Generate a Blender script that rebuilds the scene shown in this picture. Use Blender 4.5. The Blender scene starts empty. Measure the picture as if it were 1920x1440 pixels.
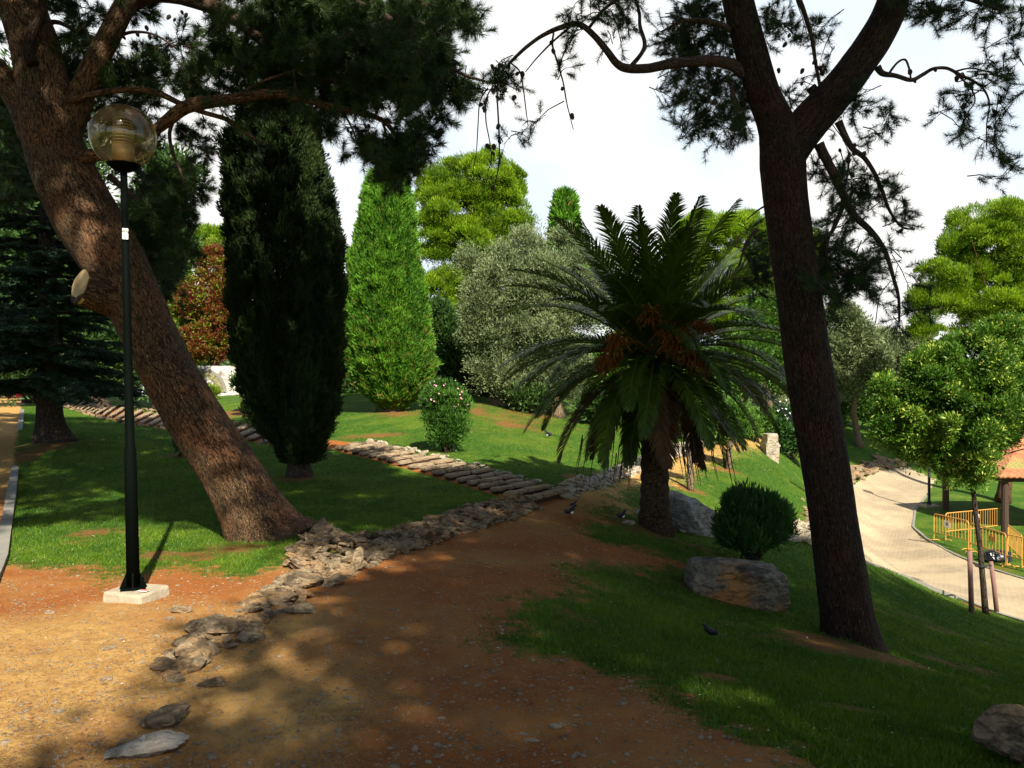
import bpy, math, random
import numpy as np
from mathutils import Vector, Matrix
random.seed(7); R = np.random.default_rng(11)
PI = math.pi
S = bpy.context.scene
COL = S.collection

# ------------------------------------------------------------------ camera
EYE = 1.6; FPX = 1500.0; HOR = 740.0
cam_d = bpy.data.cameras.new("camera"); cam = bpy.data.objects.new("camera", cam_d); COL.objects.link(cam)
cam.location = (0, 0, EYE); cam.rotation_euler = (PI/2, 0, 0)
cam_d.sensor_width = 36; cam_d.lens = 36*FPX/1920; cam_d.shift_y = (HOR-720)/1920
cam_d.clip_start = .05; cam_d.clip_end = 2000
S.camera = cam
# ------------------------------------------------------------------ sun and sky
SUN_EL = math.radians(42); SUN_AZ = math.atan2(.30, -.954)      # direction TOWARDS the sun, x = sin, y = cos
sdir = np.array([math.sin(SUN_AZ)*math.cos(SUN_EL), math.cos(SUN_AZ)*math.cos(SUN_EL), math.sin(SUN_EL)])
sl = bpy.data.lights.new("sun", 'SUN'); so = bpy.data.objects.new("sun", sl); COL.objects.link(so)
sl.energy = 5.0; sl.angle = math.radians(.55); sl.color = (1, .93, .78)
so.rotation_euler = Vector(sdir).to_track_quat('Z', 'Y').to_euler()
W = bpy.data.worlds.new("World"); S.world = W; W.use_nodes = True
nt = W.node_tree; nt.nodes.clear(); N = nt.nodes.new; Lk = nt.links.new
out = N('ShaderNodeOutputWorld'); mx = N('ShaderNodeMixShader')
b1 = N('ShaderNodeBackground'); b1.inputs[1].default_value = .07
b2 = N('ShaderNodeBackground'); b2.inputs[1].default_value = .52
sky = N('ShaderNodeTexSky'); sky.sky_type = 'NISHITA'; sky.sun_disc = False
sky.sun_elevation = SUN_EL; sky.sun_rotation = SUN_AZ
tc = N('ShaderNodeTexCoord'); sx = N('ShaderNodeSeparateXYZ'); nz = N('ShaderNodeTexNoise')
nz.inputs['Scale'].default_value = 2.2; nz.inputs['Detail'].default_value = 6
# bank of bright cloud to the north (in front), breaking into blue overhead and behind
mp = N('ShaderNodeMapRange'); mp.inputs[1].default_value = .62; mp.inputs[2].default_value = 1.0; mp.interpolation_type = 'SMOOTHSTEP'
ad = N('ShaderNodeMath'); ad.operation = 'MULTIPLY_ADD'; ad.inputs[1].default_value = .45
Lk(tc.outputs['Generated'], sx.inputs[0]); Lk(tc.outputs['Generated'], nz.inputs['Vector'])
Lk(nz.outputs['Fac'], ad.inputs[0])
nz2 = N('ShaderNodeTexNoise'); nz2.inputs['Scale'].default_value = 3.1; nz2.inputs['Detail'].default_value = 5; Lk(tc.outputs['Generated'], nz2.inputs['Vector'])
cr_ = N('ShaderNodeValToRGB'); cr_.color_ramp.elements[0].position = .42; cr_.color_ramp.elements[0].color = (.78,.88,.96,1); cr_.color_ramp.elements[1].position = .56; cr_.color_ramp.elements[1].color = (1,.985,.955,1)
Lk(nz2.outputs['Fac'], cr_.inputs[0]); Lk(cr_.outputs[0], b2.inputs[0])
Lk(sx.outputs[1], ad.inputs[2]); Lk(ad.outputs[0], mp.inputs[0])
Lk(sky.outputs[0], b1.inputs[0]); Lk(mp.outputs[0], mx.inputs[0]); Lk(b1.outputs[0], mx.inputs[1]); Lk(b2.outputs[0], mx.inputs[2])
Lk(mx.outputs[0], out.inputs[0])
S.view_settings.view_transform = 'Standard'; S.view_settings.look = 'None'
S.view_settings.exposure = 1.18; S.view_settings.gamma = 1
cy = S.cycles; cy.max_bounces = 5; cy.diffuse_bounces = 3; cy.glossy_bounces = 2; cy.transmission_bounces = 5; cy.transparent_max_bounces = 6
cy.use_denoising = True; cy.caustics_reflective = False; cy.caustics_refractive = False

# ------------------------------------------------------------------ object helpers
def link(o, parent=None):
    COL.objects.link(o)
    if parent is not None: o.parent = parent
    return o
def tag(o, label=None, cat=None, group=None, kind=None):
    if label: o['label'] = label
    if cat: o['category'] = cat
    if group: o['group'] = group
    if kind: o['kind'] = kind
    return o
def empty(name, loc=(0, 0, 0)):
    o = bpy.data.objects.new(name, None); o.location = loc; o.empty_display_size = .2
    return link(o)
def mesh_np(name, V, F, mat, parent=None, smooth=False, attrs=None):
    """V (n,3) WORLD coords; F one (m,k) array or a list of them. A parent's location is subtracted."""
    V = np.asarray(V, dtype=np.float64)
    if parent is not None:
        p = parent
        while p is not None: V = V-np.array(p.location); p = p.parent
    if not isinstance(F, list): F = [F]
    F = [np.asarray(f, dtype=np.int32) for f in F if len(f)]
    me = bpy.data.meshes.new(name)
    me.vertices.add(len(V)); me.vertices.foreach_set('co', V.astype(np.float32).ravel())
    tot = np.concatenate([np.full(len(f), f.shape[1], np.int32) for f in F])
    loops = np.concatenate([f.ravel() for f in F])
    st = np.concatenate([[0], np.cumsum(tot)[:-1]]).astype(np.int32)
    me.loops.add(len(loops)); me.loops.foreach_set('vertex_index', loops.astype(np.int32))
    me.polygons.add(len(tot)); me.polygons.foreach_set('loop_start', st); me.polygons.foreach_set('loop_total', tot)
    me.polygons.foreach_set('use_smooth', np.full(len(tot), bool(smooth)))
    me.update(calc_edges=True)
    for k, a in (attrs or {}).items():
        a = np.asarray(a, dtype=np.float32)
        if a.ndim == 1:
            at = me.attributes.new(k, 'FLOAT', 'POINT'); at.data.foreach_set('value', a)
        else:
            at = me.attributes.new(k, 'FLOAT_VECTOR', 'POINT'); at.data.foreach_set('vector', a.ravel())
    me.materials.append(mat)
    o = bpy.data.objects.new(name, me)
    return link(o, parent)
class MB:
    """collects pieces for ONE mesh"""
    def __init__(s): s.V = []; s.F = {}; s.A = {}; s.n = 0
    def add(s, V, F, **attrs):
        V = np.asarray(V, float)
        if not isinstance(F, list): F = [F]
        for f in F:
            f = np.asarray(f)
            if len(f): s.F.setdefault(f.shape[1], []).append(f+s.n)
        s.V.append(V); s.n += len(V)
        for k, a in attrs.items():
            s.A.setdefault(k, []).append(np.asarray(a, float))
        return s
    def build(s, name, mat, parent=None, smooth=False):
        return mesh_np(name, np.concatenate(s.V), [np.concatenate(f) for f in s.F.values()], mat, parent, smooth,
                       {k: np.concatenate(a) for k, a in s.A.items() if sum(len(x) for x in a) == s.n})
def unit(v): return v/np.maximum(np.linalg.norm(v, axis=-1, keepdims=True), 1e-9)
def P(px, py, D): return np.array([(px-960)/FPX*D, D, EYE-(py-HOR)/FPX*D])
def hsh(i, j, k, seed):
    with np.errstate(over='ignore'):
        h = (i.astype(np.uint64)*np.uint64(73856093)) ^ (j.astype(np.uint64)*np.uint64(19349663)) ^ (k.astype(np.uint64)*np.uint64(83492791)) ^ np.uint64(seed*2654435761 % 2**32)
        h = (h ^ (h >> np.uint64(13)))*np.uint64(1274126177); h = h ^ (h >> np.uint64(16))
    return (h & np.uint64(0xFFFFFF)).astype(np.float64)/0xFFFFFF
def vnoise(Pn, seed=0):
    Pn = np.asarray(Pn, float)+1000.0
    if Pn.shape[1] == 2: Pn = np.c_[Pn, np.full(len(Pn), .5)]
    i = np.floor(Pn).astype(np.int64); f = Pn-i; f = f*f*(3-2*f); r = 0
    for a in (0, 1):
        for b in (0, 1):
            for c in (0, 1):
                w = (f[:, 0] if a else 1-f[:, 0])*(f[:, 1] if b else 1-f[:, 1])*(f[:, 2] if c else 1-f[:, 2])
                r = r+w*hsh(i[:, 0]+a, i[:, 1]+b, i[:, 2]+c, seed)
    return r
def fbm(Pn, sc, octv=4, seed=0):
    Pn = np.asarray(Pn, float); r = 0; a = .5; t = 0
    for o in range(octv):
        r = r+a*vnoise(Pn*sc, seed+o); t += a; sc *= 2.03; a *= .5
    return r/t

# ------------------------------------------------------------------ terrain
ctrl = [ # px, py, depth
 (960,1440,3.43),(200,1440,3.43),(-300,1440,3.4),(1500,1440,3.5),(1900,1440,3.95),(2300,1440,4.6),
 (248,1130,6.15),(600,1150,5.85),(1000,1150,5.85),(1320,1195,6.35),(1595,1203,7.1),(1050,1080,7.05),(-100,1120,6.3),
 (660,1075,7.2),(560,1040,8.0),(600,990,9.1),(850,1005,9.1),(1395,1140,8.3),(1410,1055,10.5),(1228,995,13.0),(1330,1000,13.2),
 (1500,1015,15.5),(1750,1250,7.6),(1900,1300,6.6),(1800,1190,12.2),(2200,1300,9.5),
 (1920,1162,18.5),(1800,1120,20.5),(1700,1080,22.9),(1630,1055,24.8),(1600,1000,30),(1920,1085,22.6),(1815,1037,26.3),(1750,1015,28.4),(1620,930,38),
 (2300,1200,17),(2300,1040,26),(1680,893,43),(1590,890,42),(1720,950,36),(1780,950,35),(1880,1000,31),(1960,990,32),
 (1600,812,48),(1620,850,45),(1500,850,31),(1480,900,21),(1535,940,20),(1443,858,26),(1366,878,20.5),(1294,918,16.5),
 (1300,862,21),(1390,832,26),(1150,925,13.0),(1430,812,32),
 (830,848,17),(735,772,24),(700,792,22),(1040,790,26),(950,760,28),(1000,850,18),(1080,910,14.2),(900,730,35),(620,735,34),(440,732,44),
 (1050,940,11.9),(850,890,14.6),(640,842,18.5),(470,815,22),(280,788,26.5),(110,757,34),
 (560,897,14),(490,1003,9.2),(700,985,9.7),(900,945,11.2),(300,950,10.8),(95,828,17),(40,760,31),(20,741,50),(0,900,14),(0,1060,7.5),(-200,900,14),(-300,760,40),
]
cw = [tuple(P(*c)) for c in ctrl]
cw += [(-6,0,.05),(0,0,0),(0,-8,.1),(-10,-10,.3),(8,-8,-.8),(5,0,-.5),(-15,8,.6),(-30,20,1.5),(15,5,-3.3),(25,10,-4),(-70,60,1.5),(-20,70,1.2),(-30,66,.9),(0,60,1.6),(0,90,1.5),(20,60,.2),(35,60,-1.5),(45,40,-3.4),(40,90,0),(90,90,-2),(-90,0,1),(90,0,-5),(0,-60,0),(-60,120,1.5),(60,140,0)]
cw = np.array(cw); cxy = cw[:, :2]
def _phi(r2): return np.where(r2 > 1e-12, .5*r2*np.log(np.maximum(r2, 1e-12)), 0)
def _warp(xy):
    r = np.linalg.norm(xy, axis=1, keepdims=True); return xy/np.maximum(r, 1e-6)*np.log1p(r/6.0)*3
cq = _warp(cxy); n_ = len(cq)
K = _phi(((cq[:, None]-cq[None])**2).sum(-1))+np.eye(n_)*.02
Pm = np.c_[np.ones(n_), cq]; A = np.zeros((n_+3, n_+3)); A[:n_, :n_] = K; A[:n_, n_:] = Pm; A[n_:, :n_] = Pm.T
wts = np.linalg.solve(A, np.r_[cw[:, 2], 0, 0, 0])
def hgt(x, y):
    x = np.atleast_1d(np.asarray(x, float)); y = np.atleast_1d(np.asarray(y, float))
    xy = np.c_[x.ravel(), y.ravel()]; r = np.linalg.norm(xy, axis=1)
    k = np.minimum(1, 110/np.maximum(r, 1e-6)); xy2 = xy*k[:, None]; o = np.empty(len(xy))
    for i in range(0, len(xy), 20000):
        q = _warp(xy2[i:i+20000])
        o[i:i+20000] = _phi(((q[:, None]-cq[None])**2).sum(-1))@wts[:n_]+np.c_[np.ones(len(q)), q]@wts[n_:]
    o += (fbm(xy, 1.1, 3, 5)-.5)*.045*np.clip(r/4, .4, 1)
    return o.reshape(x.shape)
def H1(x, y): return float(hgt(x, y)[0])
_DD = np.exp(np.linspace(math.log(2.2), math.log(110), 700))
def G(px, py, lo=2.2):
    """where the sight line through a picture point meets the ground"""
    D = _DD[_DD >= lo]; x = (px-960)/FPX*D; z = EYE-(py-HOR)/FPX*D; d = z-hgt(x, D)
    s = np.where(d <= 0)[0]
    if len(s) == 0: i = len(D)-1; Dm = D[i]
    elif s[0] == 0: Dm = D[0]
    else:
        i = s[0]; Dm = D[i-1]+(D[i]-D[i-1])*d[i-1]/(d[i-1]-d[i])
    xm = (px-960)/FPX*Dm
    return np.array([xm, Dm, H1(xm, Dm)])
def poly(pts): return np.array([G(*p)[:2] for p in pts])
def sdist(xy, pg):
    """signed distance to a polygon, positive inside"""
    d = np.full(len(xy), 1e9); ins = np.zeros(len(xy), bool)
    for i in range(len(pg)):
        a = pg[i]; b = pg[(i+1) % len(pg)]; e = b-a; w = xy-a
        t = np.clip((w@e)/max(e@e, 1e-9), 0, 1); d = np.minimum(d, ((w-t[:, None]*e)**2).sum(1))
        c = ((a[1] > xy[:, 1]) != (b[1] > xy[:, 1]))
        with np.errstate(divide='ignore', invalid='ignore'):
            ins ^= c & (xy[:, 0] < (b[0]-a[0])*(xy[:, 1]-a[1])/(b[1]-a[1])+a[0])
    return np.where(ins, 1, -1)*np.sqrt(d)
path_pg = poly([(-500,1440),(-400,1150),(0,1063),(100,1068),(250,1080),(330,1062),(440,1082),(510,1062),(560,1035),(620,1040),(700,1020),(800,985),(900,955),(985,935),
  (1040,922),(1100,915),(1160,890),(1240,866),(1300,846),(1390,824),(1470,812),(1440,832),(1380,846),(1310,876),(1250,905),(1185,922),(1150,938),(1200,957),(1120,966),(1082,985),
  (1120,1015),(1200,1030),(1290,1050),(1230,1062),(1100,1058),(1045,1072),(1065,1105),(1000,1130),(945,1160),(975,1200),(1060,1225),(1150,1262),(1240,1300),(1300,1370),(1480,1400),(1560,1440)])
step_pg = poly([(1000,950),(945,933),(900,920),(850,905),(785,886),(722,868),(670,855),(622,842),(560,838),(480,829),(400,818),(320,805),(250,795),(180,780),(110,760),(130,749),(220,766),(290,777),(360,788),(440,800),(520,812),(600,824),(690,831),(735,843),(785,855),(850,868),(915,886),(965,901),(1000,912),(1066,930)])
near = np.array([[2.2, 2.6], [1.2, -3], [-4, -3], [-4, 2.6]])
ip = len(path_pg); path_pg = np.r_[path_pg, near]
road_pg = poly([(2400,1330),(2100,1225),(1920,1165),(1860,1146),(1800,1121),(1700,1082),(1630,1057),(1590,1030),(1560,990),(1563,940),(1588,908),(1635,884),(1700,876),(1752,900),(1735,930),
  (1712,958),(1708,990),(1740,1017),(1790,1042),(1850,1066),(1920,1088),(2100,1130),(2400,1190)])
left_pg = poly([(-2,1066),(12,960),(25,880),(36,800),(42,747),(30,742),(0,742),(-60,742),(-180,800),(-420,960),(-900,1066)])
def ell(px, py, rx, ry):
    c = G(px, py); a = G(px+rx, py); b = G(px, py-ry)
    return c[0], c[1], abs(a[0]-c[0])+.01, abs(b[1]-c[1])+.01
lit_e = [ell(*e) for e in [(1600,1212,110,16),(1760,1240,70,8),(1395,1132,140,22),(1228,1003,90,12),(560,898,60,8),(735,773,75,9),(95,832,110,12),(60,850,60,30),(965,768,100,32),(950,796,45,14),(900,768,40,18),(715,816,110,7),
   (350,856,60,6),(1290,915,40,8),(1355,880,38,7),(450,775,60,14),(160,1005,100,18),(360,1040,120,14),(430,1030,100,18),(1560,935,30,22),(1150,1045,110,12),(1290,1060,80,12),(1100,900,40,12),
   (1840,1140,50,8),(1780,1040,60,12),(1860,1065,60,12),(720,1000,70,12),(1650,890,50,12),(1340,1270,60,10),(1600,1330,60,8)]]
def masks(xy):
    n1 = fbm(xy, .9, 4, 21)-.5; n2 = fbm(xy, 5.0, 3, 31)-.5; r = np.linalg.norm(xy, axis=1)
    dp = sdist(xy, path_pg); dl = sdist(xy, left_pg); dr = sdist(xy, road_pg)
    soft = .24+.02*r
    dirt = np.clip(.5+(dp+n1*1.25+n2*.7)/soft*.5, 0, 1)
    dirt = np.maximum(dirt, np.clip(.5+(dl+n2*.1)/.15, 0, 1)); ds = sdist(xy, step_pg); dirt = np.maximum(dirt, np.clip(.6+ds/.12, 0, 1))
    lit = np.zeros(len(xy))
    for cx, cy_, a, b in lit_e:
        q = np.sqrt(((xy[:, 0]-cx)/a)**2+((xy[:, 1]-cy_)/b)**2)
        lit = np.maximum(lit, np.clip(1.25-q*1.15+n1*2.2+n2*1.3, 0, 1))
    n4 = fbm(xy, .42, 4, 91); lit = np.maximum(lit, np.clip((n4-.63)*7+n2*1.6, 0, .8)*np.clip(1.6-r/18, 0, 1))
    paved = (dr+n2*.05 > 0).astype(float)
    return dirt, lit, paved, dp, dr, dl
ang = np.concatenate([np.radians(np.linspace(-41, 41, 760)), np.radians(np.linspace(42, 318, 120))])
rad = np.concatenate([[.0, .8, 1.6, 2.2], np.exp(np.linspace(math.log(2.6), math.log(130), 470)), [160, 220, 320, 480]])
AA, RR = np.meshgrid(ang, rad, indexing='ij')
X = (np.sin(AA)*RR).ravel(); Y = (np.cos(AA)*RR).ravel(); XY = np.c_[X, Y]
Z = hgt(X, Y)
dirt, lit, paved, dp, dr, dl = masks(XY)
# flatten the road a little and give the dirt its small relief
Z = Z+np.where(dirt > .5, (fbm(XY, 6, 3, 44)-.5)*.018, (fbm(XY, 9, 2, 45)-.5)*.02)
na, nr = AA.shape; ii = np.arange(na*nr).reshape(na, nr)
i2 = np.roll(ii, -1, axis=0)
F = np.stack([ii[:, :-1], ii[:, 1:], i2[:, 1:], i2[:, :-1]], -1).reshape(-1, 4)
VV = np.c_[X, Y, Z]
cls = np.where(paved > .5, 2, np.where(dirt > .5, 1, 0)); fc = cls[F[:, 0]]
VC = np.c_[dirt, lit, paved]

# ------------------------------------------------------------------ materials
def new_mat(name):
    m = bpy.data.materials.new(name); m.use_nodes = True; m.node_tree.nodes.clear(); return m
class NB:
    def __init__(s, m): s.t = m.node_tree
    def n(s, ty, **kw):
        nd = s.t.nodes.new(ty)
        for k, v in kw.items():
            if k.startswith('i_'):
                key = k[2:]; key = int(key) if key.isdigit() else key.replace('_', ' ')
                if hasattr(v, 'is_output') or isinstance(v, bpy.types.NodeSocket): s.t.links.new(v, nd.inputs[key])
                else: nd.inputs[key].default_value = v
            else: setattr(nd, k, v)
        return nd
    def noise(s, vec, sc, det=4, rough=.55, dist=0):
        nd = s.n('ShaderNodeTexNoise', i_Scale=sc, i_Detail=det, i_Roughness=rough, i_Distortion=dist)
        if vec is not None: s.t.links.new(vec, nd.inputs['Vector'])
        return nd.outputs['Fac']
    def mix(s, f, a, b):
        nd = s.n('ShaderNodeMix', data_type='RGBA')
        for sk, v in ((nd.inputs[0], f), (nd.inputs[6], a), (nd.inputs[7], b)):
            if isinstance(v, bpy.types.NodeSocket): s.t.links.new(v, sk)
            elif isinstance(v, (int, float)): sk.default_value = v
            else: sk.default_value = (*v, 1)[:4]
        return nd.outputs[2]
    def math(s, op, a, b=0, c=0):
        nd = s.n('ShaderNodeMath', operation=op)
        for sk, v in zip(nd.inputs, (a, b, c)):
            if isinstance(v, bpy.types.NodeSocket): s.t.links.new(v, sk)
            else: sk.default_value = v
        return nd.outputs[0]
    def ramp(s, f, lo, hi):
        nd = s.n('ShaderNodeMapRange', i_1=lo, i_2=hi, clamp=True)
        s.t.links.new(f, nd.inputs[0]); return nd.outputs[0]
    def bump(s, h, dist, st=1.0):
        nd = s.n('ShaderNodeBump', i_Distance=dist, i_Strength=st); s.t.links.new(h, nd.inputs['Height']); return nd.outputs[0]
    def scale(s, vec, v):
        nd = s.n('ShaderNodeMapping'); nd.inputs['Scale'].default_value = v; s.t.links.new(vec, nd.inputs[0]); return nd.outputs[0]
    def out(s, sh):
        o = s.n('ShaderNodeOutputMaterial'); s.t.links.new(sh, o.inputs[0])
    def pbr(s, col, rough=.8, metal=0, normal=None, spec=.3):
        nd = s.n('ShaderNodeBsdfPrincipled')
        nd.inputs['Metallic'].default_value = metal; nd.inputs['Specular IOR Level'].default_value = spec
        for key, v in (('Base Color', col), ('Roughness', rough), ('Normal', normal)):
            if v is None: continue
            if isinstance(v, bpy.types.NodeSocket): s.t.links.new(v, nd.inputs[key])
            elif isinstance(v, (int, float)): nd.inputs[key].default_value = v
            else: nd.inputs[key].default_value = (*v, 1)[:4]
        return nd.outputs[0]
def leaf_mat(name, dark, light, trans=.25, rough=.55, acc=None, accf=.9, clump=1.2):
    m = new_mat(name); b = NB(m)
    t = b.n('ShaderNodeAttribute', attribute_name='tint').outputs['Fac']
    g = b.n('ShaderNodeNewGeometry').outputs['Position']
    n = b.noise(g, clump, 2)
    f = b.math('ADD', b.math('MULTIPLY', t, .75), b.math('MULTIPLY', b.math('SUBTRACT', n, .5), 1.0))
    f = b.ramp(f, 0.0, .85)
    c = b.mix(f, dark, light)
    if acc: c = b.mix(b.ramp(t, accf, min(accf+.03, 1.0)), c, acc)
    p = b.pbr(c, rough, spec=.25)
    tr = b.n('ShaderNodeBsdfTranslucent'); b.t.links.new(b.mix(.5, c, light), tr.inputs[0])
    ms = b.n('ShaderNodeMixShader', i_0=trans); b.t.links.new(p, ms.inputs[1]); b.t.links.new(tr.outputs[0], ms.inputs[2])
    b.out(ms.outputs[0]); return m
def bark_mat(name, c1, c2, c3, sc=14, stretch=.22, depth=.02):
    m = new_mat(name); b = NB(m)
    v = b.n('ShaderNodeAttribute', attribute_name='bark').outputs['Vector']
    vs = b.scale(v, (1, 1, stretch))
    vo = b.n('ShaderNodeTexVoronoi', feature='DISTANCE_TO_EDGE', i_Scale=sc, i_Randomness=1.0)
    w = b.n('ShaderNodeVectorMath', operation='ADD'); b.t.links.new(vs, w.inputs[0])
    nn = b.n('ShaderNodeTexNoise', i_Scale=sc*.8, i_Detail=3); b.t.links.new(vs, nn.inputs['Vector'])
    sv = b.n('ShaderNodeVectorMath', operation='SCALE', i_Scale=.10); b.t.links.new(nn.outputs['Color'], sv.inputs[0]); b.t.links.new(sv.outputs[0], w.inputs[1])
    b.t.links.new(w.outputs[0], vo.inputs['Vector'])
    e = b.ramp(vo.outputs['Distance'], 0.0, .10)
    n1 = b.noise(vs, sc*3.2, 5, .65); n2 = b.noise(v, 2.2, 3)
    c = b.mix(b.ramp(n1, .3, .7), c1, c2)
    c = b.mix(b.ramp(n2, .46, .62), c, c3)
    c = b.mix(e, tuple(x*.30 for x in c1), c)
    fl = b.ramp(b.noise(vs, sc*4, 2), .63, .68)           # pale scale flakes
    c = b.mix(b.math('MULTIPLY', fl, .6), c, tuple(min(1, x*3.4+.06) for x in c2))
    h = b.math('ADD', b.math('MULTIPLY', e, 1.0), b.math('MULTIPLY', n1, .9))
    b.out(b.pbr(c, .85, normal=b.bump(h, depth), spec=.2)); return m
M = {}
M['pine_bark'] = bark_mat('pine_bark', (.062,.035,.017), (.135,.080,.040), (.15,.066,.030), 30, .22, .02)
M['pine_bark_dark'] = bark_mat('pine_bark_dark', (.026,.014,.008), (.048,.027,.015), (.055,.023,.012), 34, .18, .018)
M['grey_bark'] = bark_mat('grey_bark', (.09,.065,.04), (.2,.15,.10), (.15,.1,.06), 18, .3, .012)
M['dark_bark'] = bark_mat('dark_bark', (.03,.022,.016), (.06,.045,.032), (.06,.035,.02), 18, .25, .015)
M['palm_bark'] = bark_mat('palm_bark', (.055,.032,.018), (.13,.085,.045), (.09,.05,.025), 12, 2.4, .03)
M['twig'] = bark_mat('twig_bark', (.05,.032,.026), (.09,.058,.045), (.08,.045,.03), 30, .3, .004)
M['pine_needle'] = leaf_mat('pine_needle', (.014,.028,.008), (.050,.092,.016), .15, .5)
M['shade_canopy'] = leaf_mat('shade_canopy_needle', (.018,.04,.01), (.04,.075,.02), .12, .6)
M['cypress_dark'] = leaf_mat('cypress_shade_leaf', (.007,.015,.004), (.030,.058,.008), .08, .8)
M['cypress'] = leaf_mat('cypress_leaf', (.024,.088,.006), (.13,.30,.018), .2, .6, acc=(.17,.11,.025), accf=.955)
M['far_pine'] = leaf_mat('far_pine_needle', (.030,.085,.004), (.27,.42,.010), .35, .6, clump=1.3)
M['olive'] = leaf_mat('olive_leaf', (.045,.072,.026), (.235,.275,.125), .15, .5, clump=.8)
M['broad'] = leaf_mat('broad_leaf', (.025,.075,.007), (.115,.23,.018), .3, .5, acc=(.36,.44,.06), accf=.74)
M['plum'] = leaf_mat('plum_leaf', (.09,.024,.008), (.22,.060,.014), .3, .5, acc=(.16,.26,.02), accf=.70)
M['yellowgreen'] = leaf_mat('yellow_green_leaf', (.09,.15,.012), (.26,.34,.03), .3, .5)
M['fir'] = leaf_mat('fir_needle', (.018,.040,.024), (.055,.11,.062), .1, .5, clump=2)
M['shrub'] = leaf_mat('shrub_leaf', (.025,.075,.010), (.085,.20,.025), .25, .45)
M['shrub_dark'] = leaf_mat('clipped_shrub_leaf', (.016,.05,.012), (.05,.13,.025), .2, .45)
M['midgreen'] = leaf_mat('mid_green_leaf', (.03,.085,.012), (.12,.24,.03), .3, .5)
M['darkgreen'] = leaf_mat('dark_green_leaf', (.02,.05,.012), (.06,.12,.022), .2, .5)
M['palm'] = leaf_mat('palm_leaf', (.024,.062,.006), (.11,.17,.014), .2, .38)
M['palm_yellow'] = leaf_mat('old_palm_leaf', (.05,.065,.010), (.15,.11,.018), .2, .5)
M['palm_dead'] = leaf_mat('dead_palm_leaf', (.06,.03,.012), (.14,.075,.03), .1, .7)
M['fruit'] = leaf_mat('date_stalk', (.17,.055,.012), (.36,.13,.025), .1, .6)
M['grass'] = leaf_mat('grass_blade', (.018,.080,.004), (.145,.24,.010), .3, .5, acc=(.24,.20,.05), accf=.95, clump=.8)
def simple(name, col, rough=.7, metal=0, var=.25, sc=20, bump=0, spec=.3):
    m = new_mat(name); b = NB(m); g = b.n('ShaderNodeNewGeometry').outputs['Position']
    n = b.noise(g, sc, 4)
    c = b.mix(n, tuple(x*(1-var) for x in col), tuple(min(1, x*(1+var)) for x in col))
    b.out(b.pbr(c, rough, metal, b.bump(n, bump) if bump else None, spec)); return m
def rock_mat(name, base, dark, warm, sc=3.0, wamt=.5):
    m = new_mat(name); b = NB(m); g = b.n('ShaderNodeNewGeometry').outputs['Position']
    n = b.noise(g, sc, 6, .6); n2 = b.noise(g, sc*6, 6, .7, .4); n3 = b.noise(g, sc*.7, 3)
    st_ = b.n('ShaderNodeMapping'); st_.inputs['Scale'].default_value = (1, 1, 3.2); st_.inputs['Rotation'].default_value = (.35, .2, 0); b.t.links.new(g, st_.inputs[0])
    cr = b.ramp(b.noise(st_.outputs[0], sc*2.2, 7, .72, .8), .36, .50)
    c = b.mix(b.ramp(n2, .3, .7), dark, base); c = b.mix(b.math('MULTIPLY', b.ramp(n3, .48, .60), wamt), c, warm)
    c = b.mix(b.ramp(n, .56, .68), c, tuple(x*.5 for x in dark)); c = b.mix(cr, tuple(x*.75 for x in dark), c)
    h = b.math('ADD', b.math('MULTIPLY', n2, .8), b.math('MULTIPLY', cr, .3))
    b.out(b.pbr(c, .9, normal=b.bump(b.math('ADD', h, n), .035), spec=.2)); return m
M['rock'] = rock_mat('weathered_limestone', (.34,.29,.21), (.12,.10,.07), (.42,.20,.06), 3.2, .95)
M['rock_grey'] = rock_mat('grey_limestone', (.44,.42,.38), (.17,.16,.14), (.36,.26,.16), 3, .3)
M['rock_wall'] = rock_mat('wall_stone', (.36,.275,.17), (.14,.10,.06), (.34,.19,.08), 4, .6)
M['rock_pale'] = rock_mat('pale_stone', (.52,.46,.36), (.30,.25,.18), (.42,.30,.17), 4, .5)
M['step'] = rock_mat('step_stone', (.40,.31,.20), (.24,.18,.11), (.34,.23,.13), 4, .4)
M['pebble'] = rock_mat('pebble', (.60,.50,.36), (.34,.24,.15), (.40,.24,.12), 15, .4)
M['green_metal'] = simple('dark_green_paint', (.0015,.0028,.002), .7, 0, .3, 30, 0, .03)
M['black'] = simple('black_paint', (.012,.012,.013), .5, 0, .3)
M['concrete'] = simple('concrete', (.33,.28,.20), .9, 0, .45, 9, .02)
M['kerb'] = simple('kerb_concrete', (.20,.19,.16), .9, 0, .3, 8, .006)
M['yellow'] = simple('yellow_paint', (.50,.25,.055), .45, 0, .15, 6)
M['white'] = simple('white_plate', (.75,.75,.72), .5, 0, .05)
M['red'] = simple('red_plastic', (.62,.035,.02), .5, 0, .1)
M['stake'] = simple('treated_wood', (.19,.10,.085), .8, 0, .35, 25, .004)
M['post'] = simple('dark_timber', (.05,.03,.02), .8, 0, .3, 15, .004)
M['cutwood'] = simple('cut_wood', (.42,.30,.15), .8, 0, .2, 18, .003)
M['riser'] = simple('shade_dark_earth', (.045,.022,.010), .95, 0, .4, 12, .01)  # brown earth, darkened to stand in for shade under the tread lips
M['soil'] = simple('soil', (.16,.075,.035), .95, 0, .4, 12, .01)
M['cone'] = simple('pine_cone', (.05,.03,.022), .8, 0, .3, 60)
M['pink'] = simple('pink_petal', (.75,.33,.42), .6, 0, .2, 8)
M['whitefl'] = simple('white_petal', (.8,.78,.76), .6, 0, .08)
M['birdblack'] = simple('black_feather', (.012,.013,.02), .4, 0, .3, 40)
M['birdwhite'] = simple('white_feather', (.75,.75,.75), .7, 0, .05)
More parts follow.
